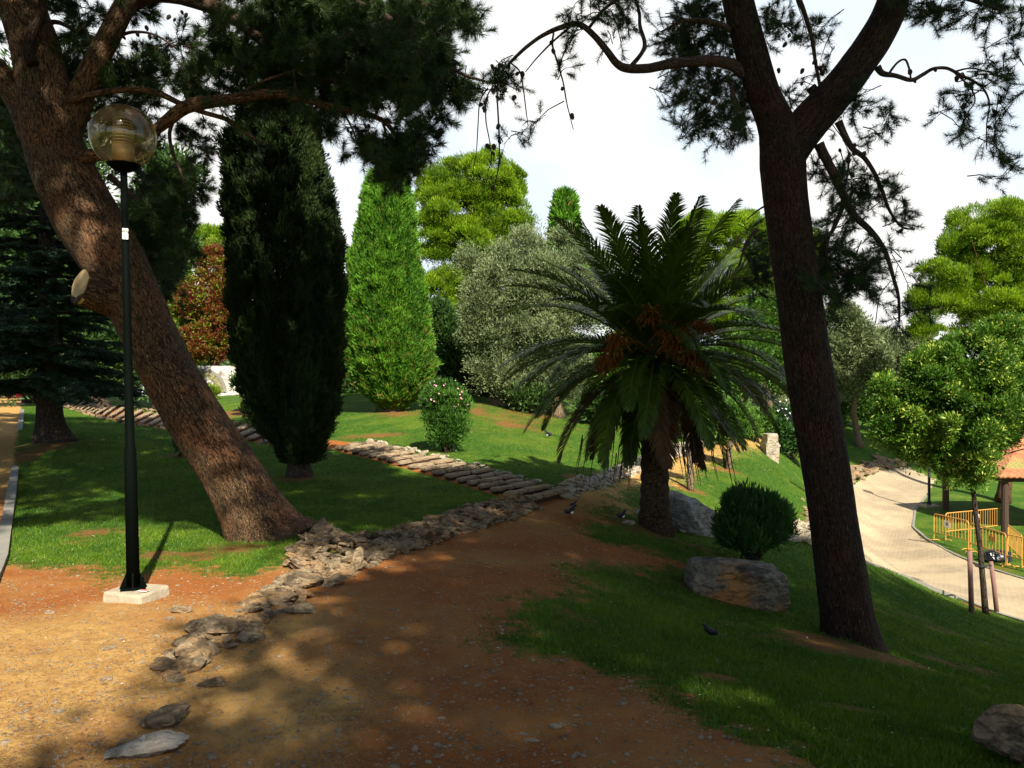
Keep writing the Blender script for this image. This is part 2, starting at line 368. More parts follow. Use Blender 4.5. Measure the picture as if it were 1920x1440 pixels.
M['bag'] = simple('black_bag', (.012,.012,.013), .3, 0, .3, 8, .02, .6)

# ground
def ground_mat():
    m = new_mat('ground'); b = NB(m)
    v = b.n('ShaderNodeAttribute', attribute_name='mask').outputs['Vector']
    sp = b.n('ShaderNodeSeparateXYZ'); b.t.links.new(v, sp.inputs[0]); dr_, li_ = sp.outputs[0], sp.outputs[1]
    g = b.n('ShaderNodeNewGeometry').outputs['Position']
    a1 = b.noise(g, .8, 4); a2 = b.noise(g, 7, 5, .65); a3 = b.noise(g, 45, 4, .7); a4 = b.noise(g, 150, 3, .7)
    # grass
    gc = b.mix(b.ramp(a2, .3, .7), (.020,.070,.006), (.065,.135,.010))
    gc = b.mix(b.ramp(a1, .45, .75), gc, (.13,.18,.018))
    gc = b.mix(b.ramp(a3, .35, .7), b.mix(.45, gc, (.02,.055,.008)), gc)
    gc = b.mix(b.math('MULTIPLY', b.ramp(b.noise(g, 3.1, 4), .60, .72), .5), gc, (.20,.17,.035))
    # dirt: pale sandy soil, red-brown pine needle litter over it
    sand = b.mix(b.ramp(a2, .3, .7), (.36,.19,.058), (.60,.38,.125))
    red = b.mix(b.ramp(a3, .3, .7), (.22,.064,.014), (.44,.155,.036))
    lf = b.math('ADD', b.noise(g, .55, 5, .6), b.math('MULTIPLY', b.math('SUBTRACT', a2, .5), .55))
    lf = b.math('ADD', lf, b.math('MULTIPLY', b.math('SUBTRACT', a3, .5), .55))
    px = b.n('ShaderNodeSeparateXYZ'); b.t.links.new(g, px.inputs[0])
    # trodden, needle-free sand: far left terrace and along the middle of the path beyond
    sandy = b.n('ShaderNodeAttribute', attribute_name='sandy').outputs['Fac']
    lf = b.math('ADD', b.math('SUBTRACT', lf, b.math('MULTIPLY', sandy, .46)), .10)
    dc = b.mix(b.ramp(lf, .28, .66), sand, red)
    dc = b.mix(b.math('MULTIPLY', b.ramp(a4, .35, .65), .35), dc, (.09,.035,.014))
    peb = b.n('ShaderNodeTexVoronoi', i_Scale=75.0); b.t.links.new(g, peb.inputs['Vector'])
    pf = b.math('MULTIPLY', b.ramp(peb.outputs['Distance'], .26, .18), b.ramp(b.noise(g, 9, 3), .46, .6))
    dc = b.mix(b.math('MULTIPLY', pf, .6), dc, b.mix(peb.outputs['Color'], (.25,.15,.08), (.46,.34,.22)))
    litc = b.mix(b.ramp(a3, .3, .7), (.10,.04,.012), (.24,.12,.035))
    df = b.ramp(b.math('ADD', dr_, b.math('MULTIPLY', b.math('SUBTRACT', b.noise(g, 11, 5, .72), .5), 2.2)), .30, .70)
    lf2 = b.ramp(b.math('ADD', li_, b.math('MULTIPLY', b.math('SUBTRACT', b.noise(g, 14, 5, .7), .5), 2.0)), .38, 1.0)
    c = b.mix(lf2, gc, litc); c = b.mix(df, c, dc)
    h = b.math('ADD', b.math('MULTIPLY', a3, .5), b.math('ADD', b.math('MULTIPLY', a4, .35), b.math('MULTIPLY', pf, .5)))
    b.out(b.pbr(c, .95, normal=b.bump(h, .022), spec=.12)); return m
M['ground'] = ground_mat()
def paver_mat():
    m = new_mat('pavers'); b = NB(m); g = b.n('ShaderNodeNewGeometry').outputs['Position']
    rot = b.n('ShaderNodeMapping'); rot.inputs['Rotation'].default_value = (0, 0, .5); b.t.links.new(g, rot.inputs[0])
    br = b.n('ShaderNodeTexBrick', i_Scale=1.0, i_Mortar_Size=.012, i_Brick_Width=.26, i_Row_Height=.13)
    b.t.links.new(rot.outputs[0], br.inputs['Vector'])
    br.inputs['Color1'].default_value = (.29,.23,.15,1); br.inputs['Color2'].default_value = (.35,.28,.185,1); br.inputs['Mortar'].default_value = (.24,.185,.12,1)
    n = b.noise(g, .6, 5, .6); n2 = b.noise(g, 12, 4)
    c = b.mix(b.ramp(n, .45, .62), br.outputs[0], (.40,.315,.20)); c = b.mix(b.math('MULTIPLY', b.ramp(n2, .5, .8), .4), c, (.26,.17,.09))
    b.out(b.pbr(c, .85, normal=b.bump(b.math('ADD', br.outputs['Fac'], n2), -.006), spec=.2)); return m
M['paver'] = paver_mat()
lv = G(60, 1300)
sandy = np.clip(1.3-np.linalg.norm((XY-lv[:2])/np.array([1.7, 1.9]), axis=1)+(fbm(XY, 2, 3, 9)-.5), 0, 1)
sandy = np.maximum(sandy, np.clip((Y-10)/4, 0, 1)*.8)
def sub_sheet(name, k, mat):
    f = F[fc == k]; u, inv = np.unique(f, return_inverse=True)
    o = mesh_np(name, VV[u], inv.reshape(-1, 4), mat, smooth=True, attrs={'mask': VC[u], 'sandy': sandy[u]})
    return tag(o, kind='structure')
dstep = sdist(XY, step_pg); sandy = np.where(dstep > -.05, -.6, sandy)  # dark brown step soil, also standing in for shade between the treads
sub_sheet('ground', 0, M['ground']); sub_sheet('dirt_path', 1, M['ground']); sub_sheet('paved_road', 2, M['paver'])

# ------------------------------------------------------------------ shape generators
def tri_needles(S0, V, L, w, rng=R):
    n = len(S0); V = unit(V); sd = unit(np.cross(V, rng.normal(size=(n, 3))))
    L = np.broadcast_to(L, n)[:, None]; w = np.broadcast_to(w, n)[:, None]
    vs = np.stack([S0-sd*w/2, S0+sd*w/2, S0+V*L], 1).reshape(-1, 3)
    return vs, np.arange(n*3).reshape(-1, 3)
def quad_leaves(S0, V, L, w, side=None, rng=R):
    n = len(S0); V = unit(V); sd = unit(np.cross(V, rng.normal(size=(n, 3)))) if side is None else unit(side)
    L = np.broadcast_to(L, n)[:, None]; w = np.broadcast_to(w, n)[:, None]
    vs = np.stack([S0, S0+V*L*.5+sd*w/2, S0+V*L, S0+V*L*.5-sd*w/2], 1).reshape(-1, 3)
    return vs, np.arange(n*4).reshape(-1, 4)
def rdir(n, rng=R): return unit(rng.normal(size=(n, 3)))
def tube(pts, rad_, seg=10, noise=0, cap=True, nsub=1, seed=0, flare=0):
    pts = np.asarray(pts, float); rad_ = np.asarray(rad_, float)
    if nsub > 1 and len(pts) > 2:      # Catmull-Rom
        Pp = np.r_[[2*pts[0]-pts[1]], pts, [2*pts[-1]-pts[-2]]]; Q = []; q = []
        for i in range(len(pts)-1):
            for t in np.arange(nsub)/nsub:
                a, b_, c, d = Pp[i:i+4]
                Q.append(.5*((2*b_)+(c-a)*t+(2*a-5*b_+4*c-d)*t*t+(3*b_-a-3*c+d)*t**3)); q.append(rad_[i]+(rad_[i+1]-rad_[i])*t)
        Q.append(pts[-1]); q.append(rad_[-1]); pts = np.array(Q); rad_ = np.array(q)
    n = len(pts); T = unit(np.gradient(pts, axis=0)); up = np.array([0, 1, 0.]) if abs(T[0][2]) > .8 else np.array([0, 0, 1.])
    Nn = np.empty_like(pts); u = up
    for i in range(n):
        u = u-T[i]*(u@T[i]); u = u/max(np.linalg.norm(u), 1e-6); Nn[i] = u
    B = np.cross(T, Nn); th = np.arange(seg)/seg*2*PI; Ln = np.r_[0, np.cumsum(np.linalg.norm(np.diff(pts, axis=0), axis=1))]
    c, s_ = np.cos(th), np.sin(th)
    rr = np.repeat(rad_[:, None], seg, 1)
    if noise:
        pp = np.stack([np.broadcast_to(c*2.2, (n, seg)), np.broadcast_to(s_*2.2, (n, seg)), np.repeat(Ln[:, None]/max(rad_.max(), .01)*.35, seg, 1)], -1).reshape(-1, 3)
        rr = rr*(1+noise*(fbm(pp, 1.0, 4, seed)-.5).reshape(n, seg)*2)
    if flare:
        rr = rr*(1+flare*np.exp(-Ln/(rad_[0]*1.2))[:, None]*(.6+.6*np.maximum(0, np.sin(th*5+seed))))
    V = pts[:, None]+rr[..., None]*(c[None, :, None]*Nn[:, None]+s_[None, :, None]*B[:, None])
    bark = np.stack([rr*c, rr*s_, np.repeat(Ln[:, None], seg, 1)], -1).reshape(-1, 3)+seed*3.1
    V = V.reshape(-1, 3); k = np.arange(n*seg).reshape(n, seg); k2 = np.roll(k, -1, 1)
    Fs = [np.stack([k[:-1], k2[:-1], k2[1:], k[1:]], -1).reshape(-1, 4)]
    if cap:
        V = np.r_[V, [pts[0]], [pts[-1]]]; bark = np.r_[bark, bark[:1], bark[-1:]]; a = n*seg
        Fs.append(np.stack([k2[0], k[0], np.full(seg, a)], -1)); Fs.append(np.stack([k[-1], k2[-1], np.full(seg, a+1)], -1))
    return V, Fs, bark
def add_tube(mb, *a, **k):
    V, Fs, bk = tube(*a, **k); mb.add(V, Fs, bark=bk); return mb
def box(mb, c, h, rz=0, rx=0, top=1.0):
    c = np.array(c, float); h = np.array(h, float)
    v = np.array([[x, y, z] for z in (-1, 1) for y in (-1, 1) for x in (-1, 1)], float)
    v[v[:, 2] > 0, :2] *= top; v = v*h
    if rx: v = v@np.array([[1, 0, 0], [0, math.cos(rx), math.sin(rx)], [0, -math.sin(rx), math.cos(rx)]])
    v = v@np.array([[math.cos(rz), math.sin(rz), 0], [-math.sin(rz), math.cos(rz), 0], [0, 0, 1]])+c
    f = np.array([[0, 2, 3, 1], [4, 5, 7, 6], [0, 1, 5, 4], [2, 6, 7, 3], [0, 4, 6, 2], [1, 3, 7, 5]])
    mb.add(v, f, bark=v); return mb
_ico = {}
def ico(n):
    if n not in _ico:
        import bmesh
        bm = bmesh.new(); bmesh.ops.create_icosphere(bm, subdivisions=n, radius=1); bm.verts.ensure_lookup_table()
        _ico[n] = (np.array([v.co[:] for v in bm.verts]), np.array([[v.index for v in f.verts] for f in bm.faces])); bm.free()
    return _ico[n]
def rock(c, dims, rz=0, sub=3, seed=0, planes=12, rough=.12, sharp=.75, tilt=0):
    """an angular stone: unit sphere cut by random planes, then scaled"""
    rg = np.random.default_rng(seed+500); V, Fc = ico(sub); nn = rdir(planes, rg); d = rg.uniform(sharp-.2, sharp+.15, planes)
    dt = V@nn.T; r = np.min(np.where(dt > .05, d[None]/np.maximum(dt, .05), 9), axis=1); r = np.minimum(r, 1.08)
    r = r+rough*(fbm(V*1.0+seed, 2.2, 4, seed % 97)-.5)+(.16*(np.abs(fbm(V*np.array([1, 1, 2.2])+seed, 4.5, 4, seed % 91)-.5)*2)**.7-.06 if sub > 3 else 0)
    v = V*r[:, None]*np.array(dims)
    if tilt: v = v@np.array([[math.cos(tilt), 0, -math.sin(tilt)], [0, 1, 0], [math.sin(tilt), 0, math.cos(tilt)]])
    v = v@np.array([[math.cos(rz), math.sin(rz), 0], [-math.sin(rz), math.cos(rz), 0], [0, 0, 1]])
    return v+np.array(c), Fc
def tree_root(name, base, label, cat='tree', group=None):
    o = empty(name, tuple(base)); return tag(o, label, cat, group)

# crown of leaf clumps. ells: (px,py,rx,ry) ellipses in picture units at depth D
def lobes_in(ells, D, lobe, n, ydepth=.8, rng=R, fill=.75):
    ar = np.array([e[2]*e[3] for e in ells], float); ar /= ar.sum(); C = []
    for e, a in zip(ells, ar):
        c = P(e[0], e[1], D+(e[4] if len(e) > 4 else 0)); rx = e[2]/FPX*D; rz = e[3]/FPX*D; k = max(2, int(round(n*a)))
        d = rdir(k, rng); rr = rng.uniform(fill, 1, k)**.6
        C.append(c+d*rr[:, None]*np.maximum(np.array([rx, rx*ydepth, rz])-lobe*.8, .05))
    return np.concatenate(C)
def clump_crown(name, parent, C, lobe, per, L, w, mat, up=.5, rnd=.55, needle=False, inner=.55, flat=1.0, rng=R, hang=0, jit=None, lumpa=.9, low=.6):
    m = len(C); n = m*per
    lr = lobe*(rng.uniform(.45, 1.4, m) if jit is None else rng.uniform(1-jit, 1+jit, m)); ti = rng.uniform(0, .45, m)
    idx = np.repeat(np.arange(m), per); d = rdir(n, rng); d[:, 2] = np.where(rng.random(n) < low, np.abs(d[:, 2]), d[:, 2])
    rr = rng.uniform(inner, 1.02, n)**.7
    lump = 1+lumpa*(fbm(C[idx]*.7+d*1.5, 1.9, 3, 8)-.5)
    S0 = C[idx]+d*(lr[idx]*rr*lump)[:, None]*np.array([1, 1, flat])
    V = d+np.array([0, 0, up])+rng.normal(size=(n, 3))*rnd
    if hang: V[:, 2] -= hang
    t = np.clip(ti[idx]+rng.uniform(0, .6, n), 0, 1)
    Ls = L*rng.uniform(.5, 1.45, n)
    if needle: vs, f = tri_needles(S0, V, Ls, w, rng); t = np.repeat(t, 3)
    else: vs, f = quad_leaves(S0, V, Ls, w*rng.uniform(.7, 1.3, n), rng=rng); t = np.repeat(t, 4)
    return mesh_np(name, vs, f, mat, parent, attrs={'tint': t})
def limbs(mb, base, top, C, r0, nl=10, rng=R, seed=0):
    """trunk from base to top plus limbs to some of the clumps"""
    base = np.array(base, float); top = np.array(top, float); k = 6; t = np.linspace(0, 1, k)[:, None]
    pts = base+(top-base)*t; pts[1:-1] += rng.normal(size=(k-2, 3))*np.array([.3, .3, 0])*r0
    add_tube(mb, pts, r0*(1-.65*t[:, 0]), 12, .12, nsub=3, seed=seed, flare=.35)
    for i in rng.choice(len(C), min(nl, len(C)), replace=False):
        c = C[i]; s_ = np.clip((c[2]-base[2])/(top[2]-base[2])*.75, .25, .95); a = base+(top-base)*s_; mid = a*.45+c*.55; mid[2] -= .12*np.linalg.norm(c-a)
        r1 = r0*(1-.65*s_)*.5; add_tube(mb, [a, mid, c], [r1, r1*.6, r1*.2], 7, .1, nsub=3, seed=seed+i)

# ------------------------------------------------------------------ needle shoots for the two near pines
def shoots(ells, D0, dens, rng, L=.10, w=.005, shoot=.20, dvar=.8, droop=.35, nper=64, hub=None):
    """needle-clad shoots (bottle brushes) filling picture-sized masses at depth D0; returns needles and twig sticks"""
    SS, VVd, TT = [], [], []; sticks = MB()
    for e in ells:
        px, py, rx, ry = e[:4]; dn = e[4] if len(e) > 4 else 1; dd = e[5] if len(e) > 5 else 0
        n = max(4, int(PI*rx*ry/620.*dens*dn))
        nb = max(2, n//7)                                  # twigs, each carrying several shoots
        a = rng.uniform(0, 2*PI, nb); q = np.sqrt(rng.random(nb))
        D = D0+dd+rng.normal(size=nb)*dvar*.5
        cx = px+np.cos(a)*q*rx*.9; cyy = py+np.sin(a)*q*ry*.9
        Cb = np.c_[(cx-960)/FPX*D, D, EYE-(cyy-HOR)/FPX*D]
        db = unit(np.c_[np.cos(a)*.8, rng.normal(size=nb)*.6, -np.sin(a)*.5-droop]+rng.normal(size=(nb, 3))*.4)
        lb = rng.uniform(.18, .42, nb)
        for i in range(nb):
            p0 = Cb[i]-db[i]*lb[i]; p1 = Cb[i]+np.array([0, 0, -.03]); V_, F_, bk = tube([p0, (p0+p1)/2+np.array([0, 0, .03]), p1], [.006, .005, .003], 4, cap=False)
            sticks.add(V_, F_, bark=bk)
            k = max(3, int(round(n/nb))); t = rng.uniform(.1, 1, k)
            s0 = p0+(p1-p0)*t[:, None]; sd = unit(db[i]*.9+rng.normal(size=(k, 3))*.65+np.array([0, 0, -.1])); sl_ = shoot*rng.uniform(.5, 1.2, k)
            for j in range(k):
                m = int(nper*rng.uniform(.7, 1.2)); tt = rng.uniform(.15, 1, m)**.7
                SS.append(s0[j]+sd[j]*sl_[j]*tt[:, None]); VVd.append(unit(rng.normal(size=(m, 3)))*.85+sd[j]*.8+np.array([0, 0, .12])); TT.append(np.full(m, rng.uniform(0, .8))+rng.uniform(0, .2, m))
                e1 = s0[j]+sd[j]*sl_[j]
                sticks.add(*(lambda r: (r[0], r[1]))(tri_needles(s0[j][None], sd[j][None], sl_[j], .007, rng)), bark=np.array([s0[j], s0[j], e1]))
    SS = np.concatenate(SS); VVd = np.concatenate(VVd); TT = np.concatenate(TT)
    vs, f = tri_needles(SS, VVd, L*rng.uniform(.7, 1.15, len(SS)), w, rng)
    return vs, f, np.repeat(TT, 3), sticks
def pxtube(mb, pts, D, noise=.06, seg=10, seed=0, nsub=5, flare=0):
    """pts: (px,py,width px[,depth shift])"""
    Q = np.array([P(p[0], p[1], D+(p[3] if len(p) > 3 else 0)) for p in pts]); r = np.array([p[2]/2/FPX*D for p in pts])
    return add_tube(mb, Q, r, seg, noise, nsub=nsub, seed=seed, flare=flare)
cone_me = None
def cone_part(parent, loc, i):
    global cone_me
    if cone_me is None:
        V, Fs = ico(2); V = V.copy(); a = np.arctan2(V[:, 1], V[:, 0]); V = V*(1+.18*np.sin(a*5+V[:, 2]*9))[:, None]*np.array([.024, .024, .036]); V[:, :2] *= (1-.35*(V[:, 2:3]/.036 < 0)*abs(V[:, 2:3])/.036)
        o = mesh_np('pine_cone', V, Fs, M['cone'], None, smooth=True); cone_me = o.data; bpy.data.objects.remove(o)
    o = bpy.data.objects.new('pine_cone', cone_me); link(o, parent); o.location = Vector(loc)-parent.location
    o.rotation_euler = (R.uniform(-.8, .8), R.uniform(-.8, .8), R.uniform(0, 6)); s_ = R.uniform(.6, .95); o.scale = (s_, s_, s_)

# ---- right pine
rb = G(1597, 1200)
RP = tree_root('pine_tree', rb, 'tall dark forked pine standing on the shaded slope between the boulder and the paved road')
DR = rb[1]
mb = MB()
pxtube(mb, [(1602,1232,118),(1597,1203,104),(1588,1150,95),(1575,1060,90),(1561,960,87),(1542,840,87),(1521,720,86),(1504,600,82),(1487,480,79),(1474,380,80),(1468,310,84),(1464,260,80),(1450,220,66),(1430,170,60),(1408,90,58),(1384,0,56),(1362,-110,50),(1350,-230,40),(1345,-330,28)], DR, .09, 26, 3, 6, .18)
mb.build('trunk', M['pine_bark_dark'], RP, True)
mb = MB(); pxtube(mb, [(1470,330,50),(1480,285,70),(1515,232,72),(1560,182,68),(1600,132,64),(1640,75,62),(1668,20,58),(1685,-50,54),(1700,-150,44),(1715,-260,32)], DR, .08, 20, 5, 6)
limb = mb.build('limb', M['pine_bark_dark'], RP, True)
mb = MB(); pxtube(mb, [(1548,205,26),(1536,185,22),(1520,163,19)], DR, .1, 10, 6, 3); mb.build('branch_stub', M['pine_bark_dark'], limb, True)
rbranches = [
 [(1400,140,26),(1370,120,24),(1330,114,22),(1290,116,20),(1250,121,20),(1215,128,19),(1175,128,17),(1155,118,15),(1138,95,13),(1115,68,12),(1085,45,11),(1050,52,10),(1015,68,8),(985,90,7),(962,112,6),(948,128,5)],
 [(1185,122,9),(1203,100,8),(1209,80,8),(1200,50,7),(1198,20,6),(1185,-20,5)],
 [(1072,48,5),(1040,75,4),(1010,105,3),(985,135,2)],
 [(1100,58,6),(1130,20,6),(1165,-10,6),(1190,-60,5)],
 [(1038,62,4),(1036,85,4),(1046,120,3.4),(1056,155,3),(1062,190,2.5),(1068,215,2),(1075,243,1.6)],
 [(958,118,3.4),(975,135,3),(981,165,2.6),(986,205,2.2),(990,235,1.6)],
 [(935,150,4),(932,175,3.4),(934,215,3.4),(936,265,3),(935,310,2.6),(928,345,2.2),(922,375,1.6)],
 [(925,160,3),(912,185,2.6),(911,225,2.4),(918,265,2),(921,300,1.8),(912,330,1.4)],
 [(915,165,3),(900,190,2.4),(896,240,2.2),(893,285,1.8),(886,325,1.4)],
 [(1645,125,14),(1655,138,11),(1680,142,9),(1708,150,8),(1730,140,7),(1750,129,6.5),(1775,128,6),(1800,140,5.5),(1825,152,5),(1845,168,4),(1855,195,3),(1850,235,2.4),(1850,280,1.6)],
 [(1665,140,5),(1682,118,4),(1697,112,4),(1705,130,4),(1708,150,3.5)],
 [(1790,134,4),(1820,128,3),(1850,134,3),(1900,150,2)],
 [(1790,136,4),(1820,165,3),(1828,190,2.5),(1815,210,2)],
 [(1572,228,16),(1582,250,13),(1598,278,11),(1620,295,9),(1640,325,8),(1655,360,7),(1668,395,6),(1690,425,4),(1715,430,3)],
 [(1535,270,20),(1550,300,18),(1568,335,17),(1583,370,16),(1600,402,14),(1630,430,12),(1650,455,10),(1663,480,9),(1675,520,7),(1685,560,6),(1686,605,4)],
 [(1583,370,11),(1575,400,9),(1562,430,8),(1552,450,7),(1550,490,5)],
 [(1592,285,5),(1590,320,4),(1585,350,3)],
 [(1495,-10,10),(1510,30,9),(1522,70,8),(1528,110,7),(1535,150,6),(1540,178,6)],
 [(1370,150,10),(1375,180,8),(1382,210,6),(1400,235,5)],
 [(1420,430,8),(1400,455,6),(1385,500,4)], [(1445,380,5),(1420,395,3),(1400,412,2)],
 [(1700,-60,14),(1760,-20,10),(1820,0,7),(1880,20,4)],[(1380,60,14),(1330,40,10),(1280,40,7),(1240,60,4)],
 [(1510,540,10),(1550,520,8),(1590,510,5)], [(1690,-140,18),(1780,-160,12),(1880,-150,8)], [(1350,-160,16),(1250,-150,12),(1150,-120,8)],
]
cone_spots = []
for i, b_ in enumerate(rbranches):
    mb = MB(); pxtube(mb, b_, DR, .16, 8, 20+i, 5); mb.build('branch', M['twig'], RP, True)
    if b_[0][2] < 17:
        for q in b_[1::2]:
            if random.random() < .62 and -20 < q[1]: cone_spots.append((q[0]+random.uniform(-7, 7), q[1]+random.uniform(0, 12)))
for e in [(945,160,25,40,9),(1840,170,35,40,7),(1600,330,30,60,7),(1500,100,60,60,9),(1360,190,40,60,7),(920,240,20,60,5)]:
    for _ in range(e[4]): cone_spots.append((e[0]+random.uniform(-1, 1)*e[2], e[1]+random.uniform(-1, 1)*e[3]))
for c in cone_spots[:85]: cone_part(RP, P(c[0], c[1], DR+random.uniform(-.05, .05)), 0)
rg = np.random.default_rng(5)
rmass = [(1300,50,75,75,1.5,.9),(1330,165,85,85,1.3,.9),(1275,110,48,60,1.0,.9),(1300,235,60,45,.8,.9),(1375,250,45,38,.9,.7),(1390,180,30,60,.9,.5),
 (1120,15,85,35,.8,0),(1085,60,30,26,.7,0),(1150,60,30,30,.35,0),(935,150,45,30,1.0,0),(905,165,30,22,.8,0),
 (1470,50,60,60,.75,.4),(1540,60,30,70,.28,.2),(1480,165,40,60,.35,.3),(1520,150,30,40,.3),(1550,105,22,18,.7),
 (1605,200,45,50,.5,.3),(1665,225,38,26,.6,.2),(1640,260,30,20,.35),
 (1755,25,55,35,1.2,.5),(1850,20,70,45,.9,.4),(1900,70,50,30,.5,.4),(1905,110,30,30,.4),(1700,-20,60,30,1.0),
 (1850,135,70,35,.42),(1800,200,55,40,.42),(1890,195,40,30,.45),(1850,245,60,40,.25),(1870,300,60,45,.25),(1780,250,35,40,.2),(1870,350,30,25,.3),
 (1570,330,60,60,.7,.3),(1640,370,65,50,.6,.2),(1590,420,70,50,.7,.2),(1680,420,50,30,.45),(1560,480,55,60,1.1,.5),(1610,520,50,45,.9,.5),(1660,470,45,50,.35),
 (1420,450,30,45,.7,.8),(1430,520,30,50,1.2,.8),(1590,520,60,50,1.2,.6),(1540,540,40,40,1.4,.6),(1700,540,28,50,.3),(1680,600,35,45,.35),(1550,560,30,30,1.0,.5),(1650,560,30,30,.3),
 (975,270,35,30,.16),(1010,240,40,25,.12),(1070,130,30,25,.12),
 # above the picture
 (1400,-140,260,90,1.3,.5),(1750,-160,200,100,1.3,.3),(1150,-110,120,60,.8,.2),(1550,-300,300,90,1.2,.4)]
vs, f, t, sticks = shoots(rmass, DR, 5.4, rg, L=.080, w=.0040, nper=96)
mesh_np('foliage', vs, f, M['pine_needle'], RP, attrs={'tint': t}); sticks.build('twigs', M['twig'], RP)

# ---- left, leaning pine
lb_ = G(490, 1003)
LP = tree_root('pine_tree', lb_, 'massive pine leaning to the left with a sawn-off limb, rooted beside the stone bank')
DL = lb_[1]
mb = MB()
pxtube(mb, [(515,1035,150),(497,1008,134),(470,955,114),(424,872,108),(374,800,108),(326,720,103),(288,645,100),(252,565,104),(215,492,114),(165,412,118),(126,335,112),(100,265,102),(86,195,94),(70,100,86),(38,0,80),(12,-100,70),(0,-200,55),(0,-300,38)], DL, .11, 32, 2, 7, .22)
trunk = mb.build('trunk', M['pine_bark'], LP, True)
mb = MB(); pxtube(mb, [(105,310,50),(128,250,52),(148,190,46),(172,130,42),(200,78,40),(232,15,38),(262,-50,34),(300,-130,26),(340,-220,18)], DL, .1, 18, 7, 6); mb.build('limb', M['pine_bark'], LP, True)
mb = MB(); pxtube(mb, [(70,260,60),(40,195,52),(5,145,46),(-50,90,40),(-120,10,32),(-180,-90,22)], DL, .1, 18, 8, 6); mb.build('limb', M['pine_bark'], LP, True)
mb = MB(); pxtube(mb, [(62,120,22),(52,90,20),(62,60,18),(78,30,18),(82,-20,16)], DL-.32, .1, 10, 9, 4); mb.build('branch', M['pine_bark_dark'], LP, True)
# sawn-off limb with a pale cut face looking left and up
c_ = P(151, 538, DL-.42); dv = unit(np.array([-.62, -.74, .20])); a = c_-dv*.62
mb = MB(); add_tube(mb, [a, a*.5+c_*.5+np.array([0, 0, -.01]), c_-dv*.02, c_], np.array([.24, .22, .20, .198]), 22, .05, nsub=3, seed=4, cap=True)
stub = mb.build('sawn_limb', M['pine_bark'], LP, True)
n1 = unit(np.cross(dv, [0, 0, 1.])); n2_ = np.cross(n1, dv); th = np.arange(28)/28*2*PI
rr_ = .190*(1+.05*np.sin(th*3+1)+.03*np.sin(th*5)); ring = [c_+dv*.012+(np.cos(t_)*n1+np.sin(t_)*n2_)*r_ for t_, r_ in zip(th, rr_)]; ring0 = [p-dv*.03 for p in ring]
Vc = np.array(ring+ring0+[c_+dv*.014]); k = np.arange(28); k2 = (k+1) % 28
mesh_np('cut_face', Vc, [np.stack([k, k2, np.full(28, 56)], -1), np.stack([k, k+28, k2+28, k2], -1)], M['cutwood'], stub)
lbranches = [
 [(128,188,14),(150,184,12),(180,176,11),(215,170,11),(255,168,11),(295,174,11),(340,195,10),(380,210,9),(420,222,9),(450,238,7),(470,255,5),(490,268,3)],
 [(120,300,30),(200,285,24),(285,246,19),(312,228,22),(340,206,25),(365,196,26),(400,190,22),(440,186,20),(480,178,19),(530,176,18),(580,188,15),(630,203,12),(680,212,10),(718,226,9),(735,245,7),(752,268,4)],
 [(440,186,8),(460,170,7),(500,150,5),(560,130,4)],
 [(420,222,5),(435,235,4),(448,250,3),(460,262,2)],
 [(232,15,26),(300,-10,28),(393,10,28),(430,28,26),(477,62,24),(520,100,20),(560,130,16),(620,150,12),(700,160,8)],
 [(80,45,10),(110,42,9),(150,62,7),(180,70,5)],[(215,70,8),(250,60,6),(290,65,4),(330,90,3)],
 [(393,-5,20),(500,-30,20),(620,-10,18),(720,30,14),(800,80,10),(860,120,6)],
 [(600,-15,12),(700,-30,12),(800,-10,10),(880,10,6)],
 [(718,226,6),(725,260,5),(730,290,4),(745,320,3)],[(640,205,6),(655,230,4),(668,260,3)],
 [(330,215,8),(318,250,7),(325,290,6),(338,320,4),(345,350,3)],[(205,330,14),(240,360,10),(280,390,8),(320,420,5)],
 [(760,40,12),(800,90,9),(850,130,7),(900,150,5),(940,158,3)],
]
for i, b_ in enumerate(lbranches):
    mb = MB(); pxtube(mb, [(q[0], q[1], q[2], -.15 if i < 4 else .2) for q in b_], DL, .14, 9, 60+i, 5); mb.build('branch', M['pine_bark'] if i < 2 else M['twig'], LP, True)
for k in range(34):
    px, py = random.choice([(180,70,60,25),(330,30,20,15),(700,240,60,20),(240,70,70,40),(330,310,25,60),(620,190,90,20)])[:2]; cone_part(LP, P(px+random.gauss(0, 40), py+random.gauss(0, 14), DL+.2), 0)
rg = np.random.default_rng(6)
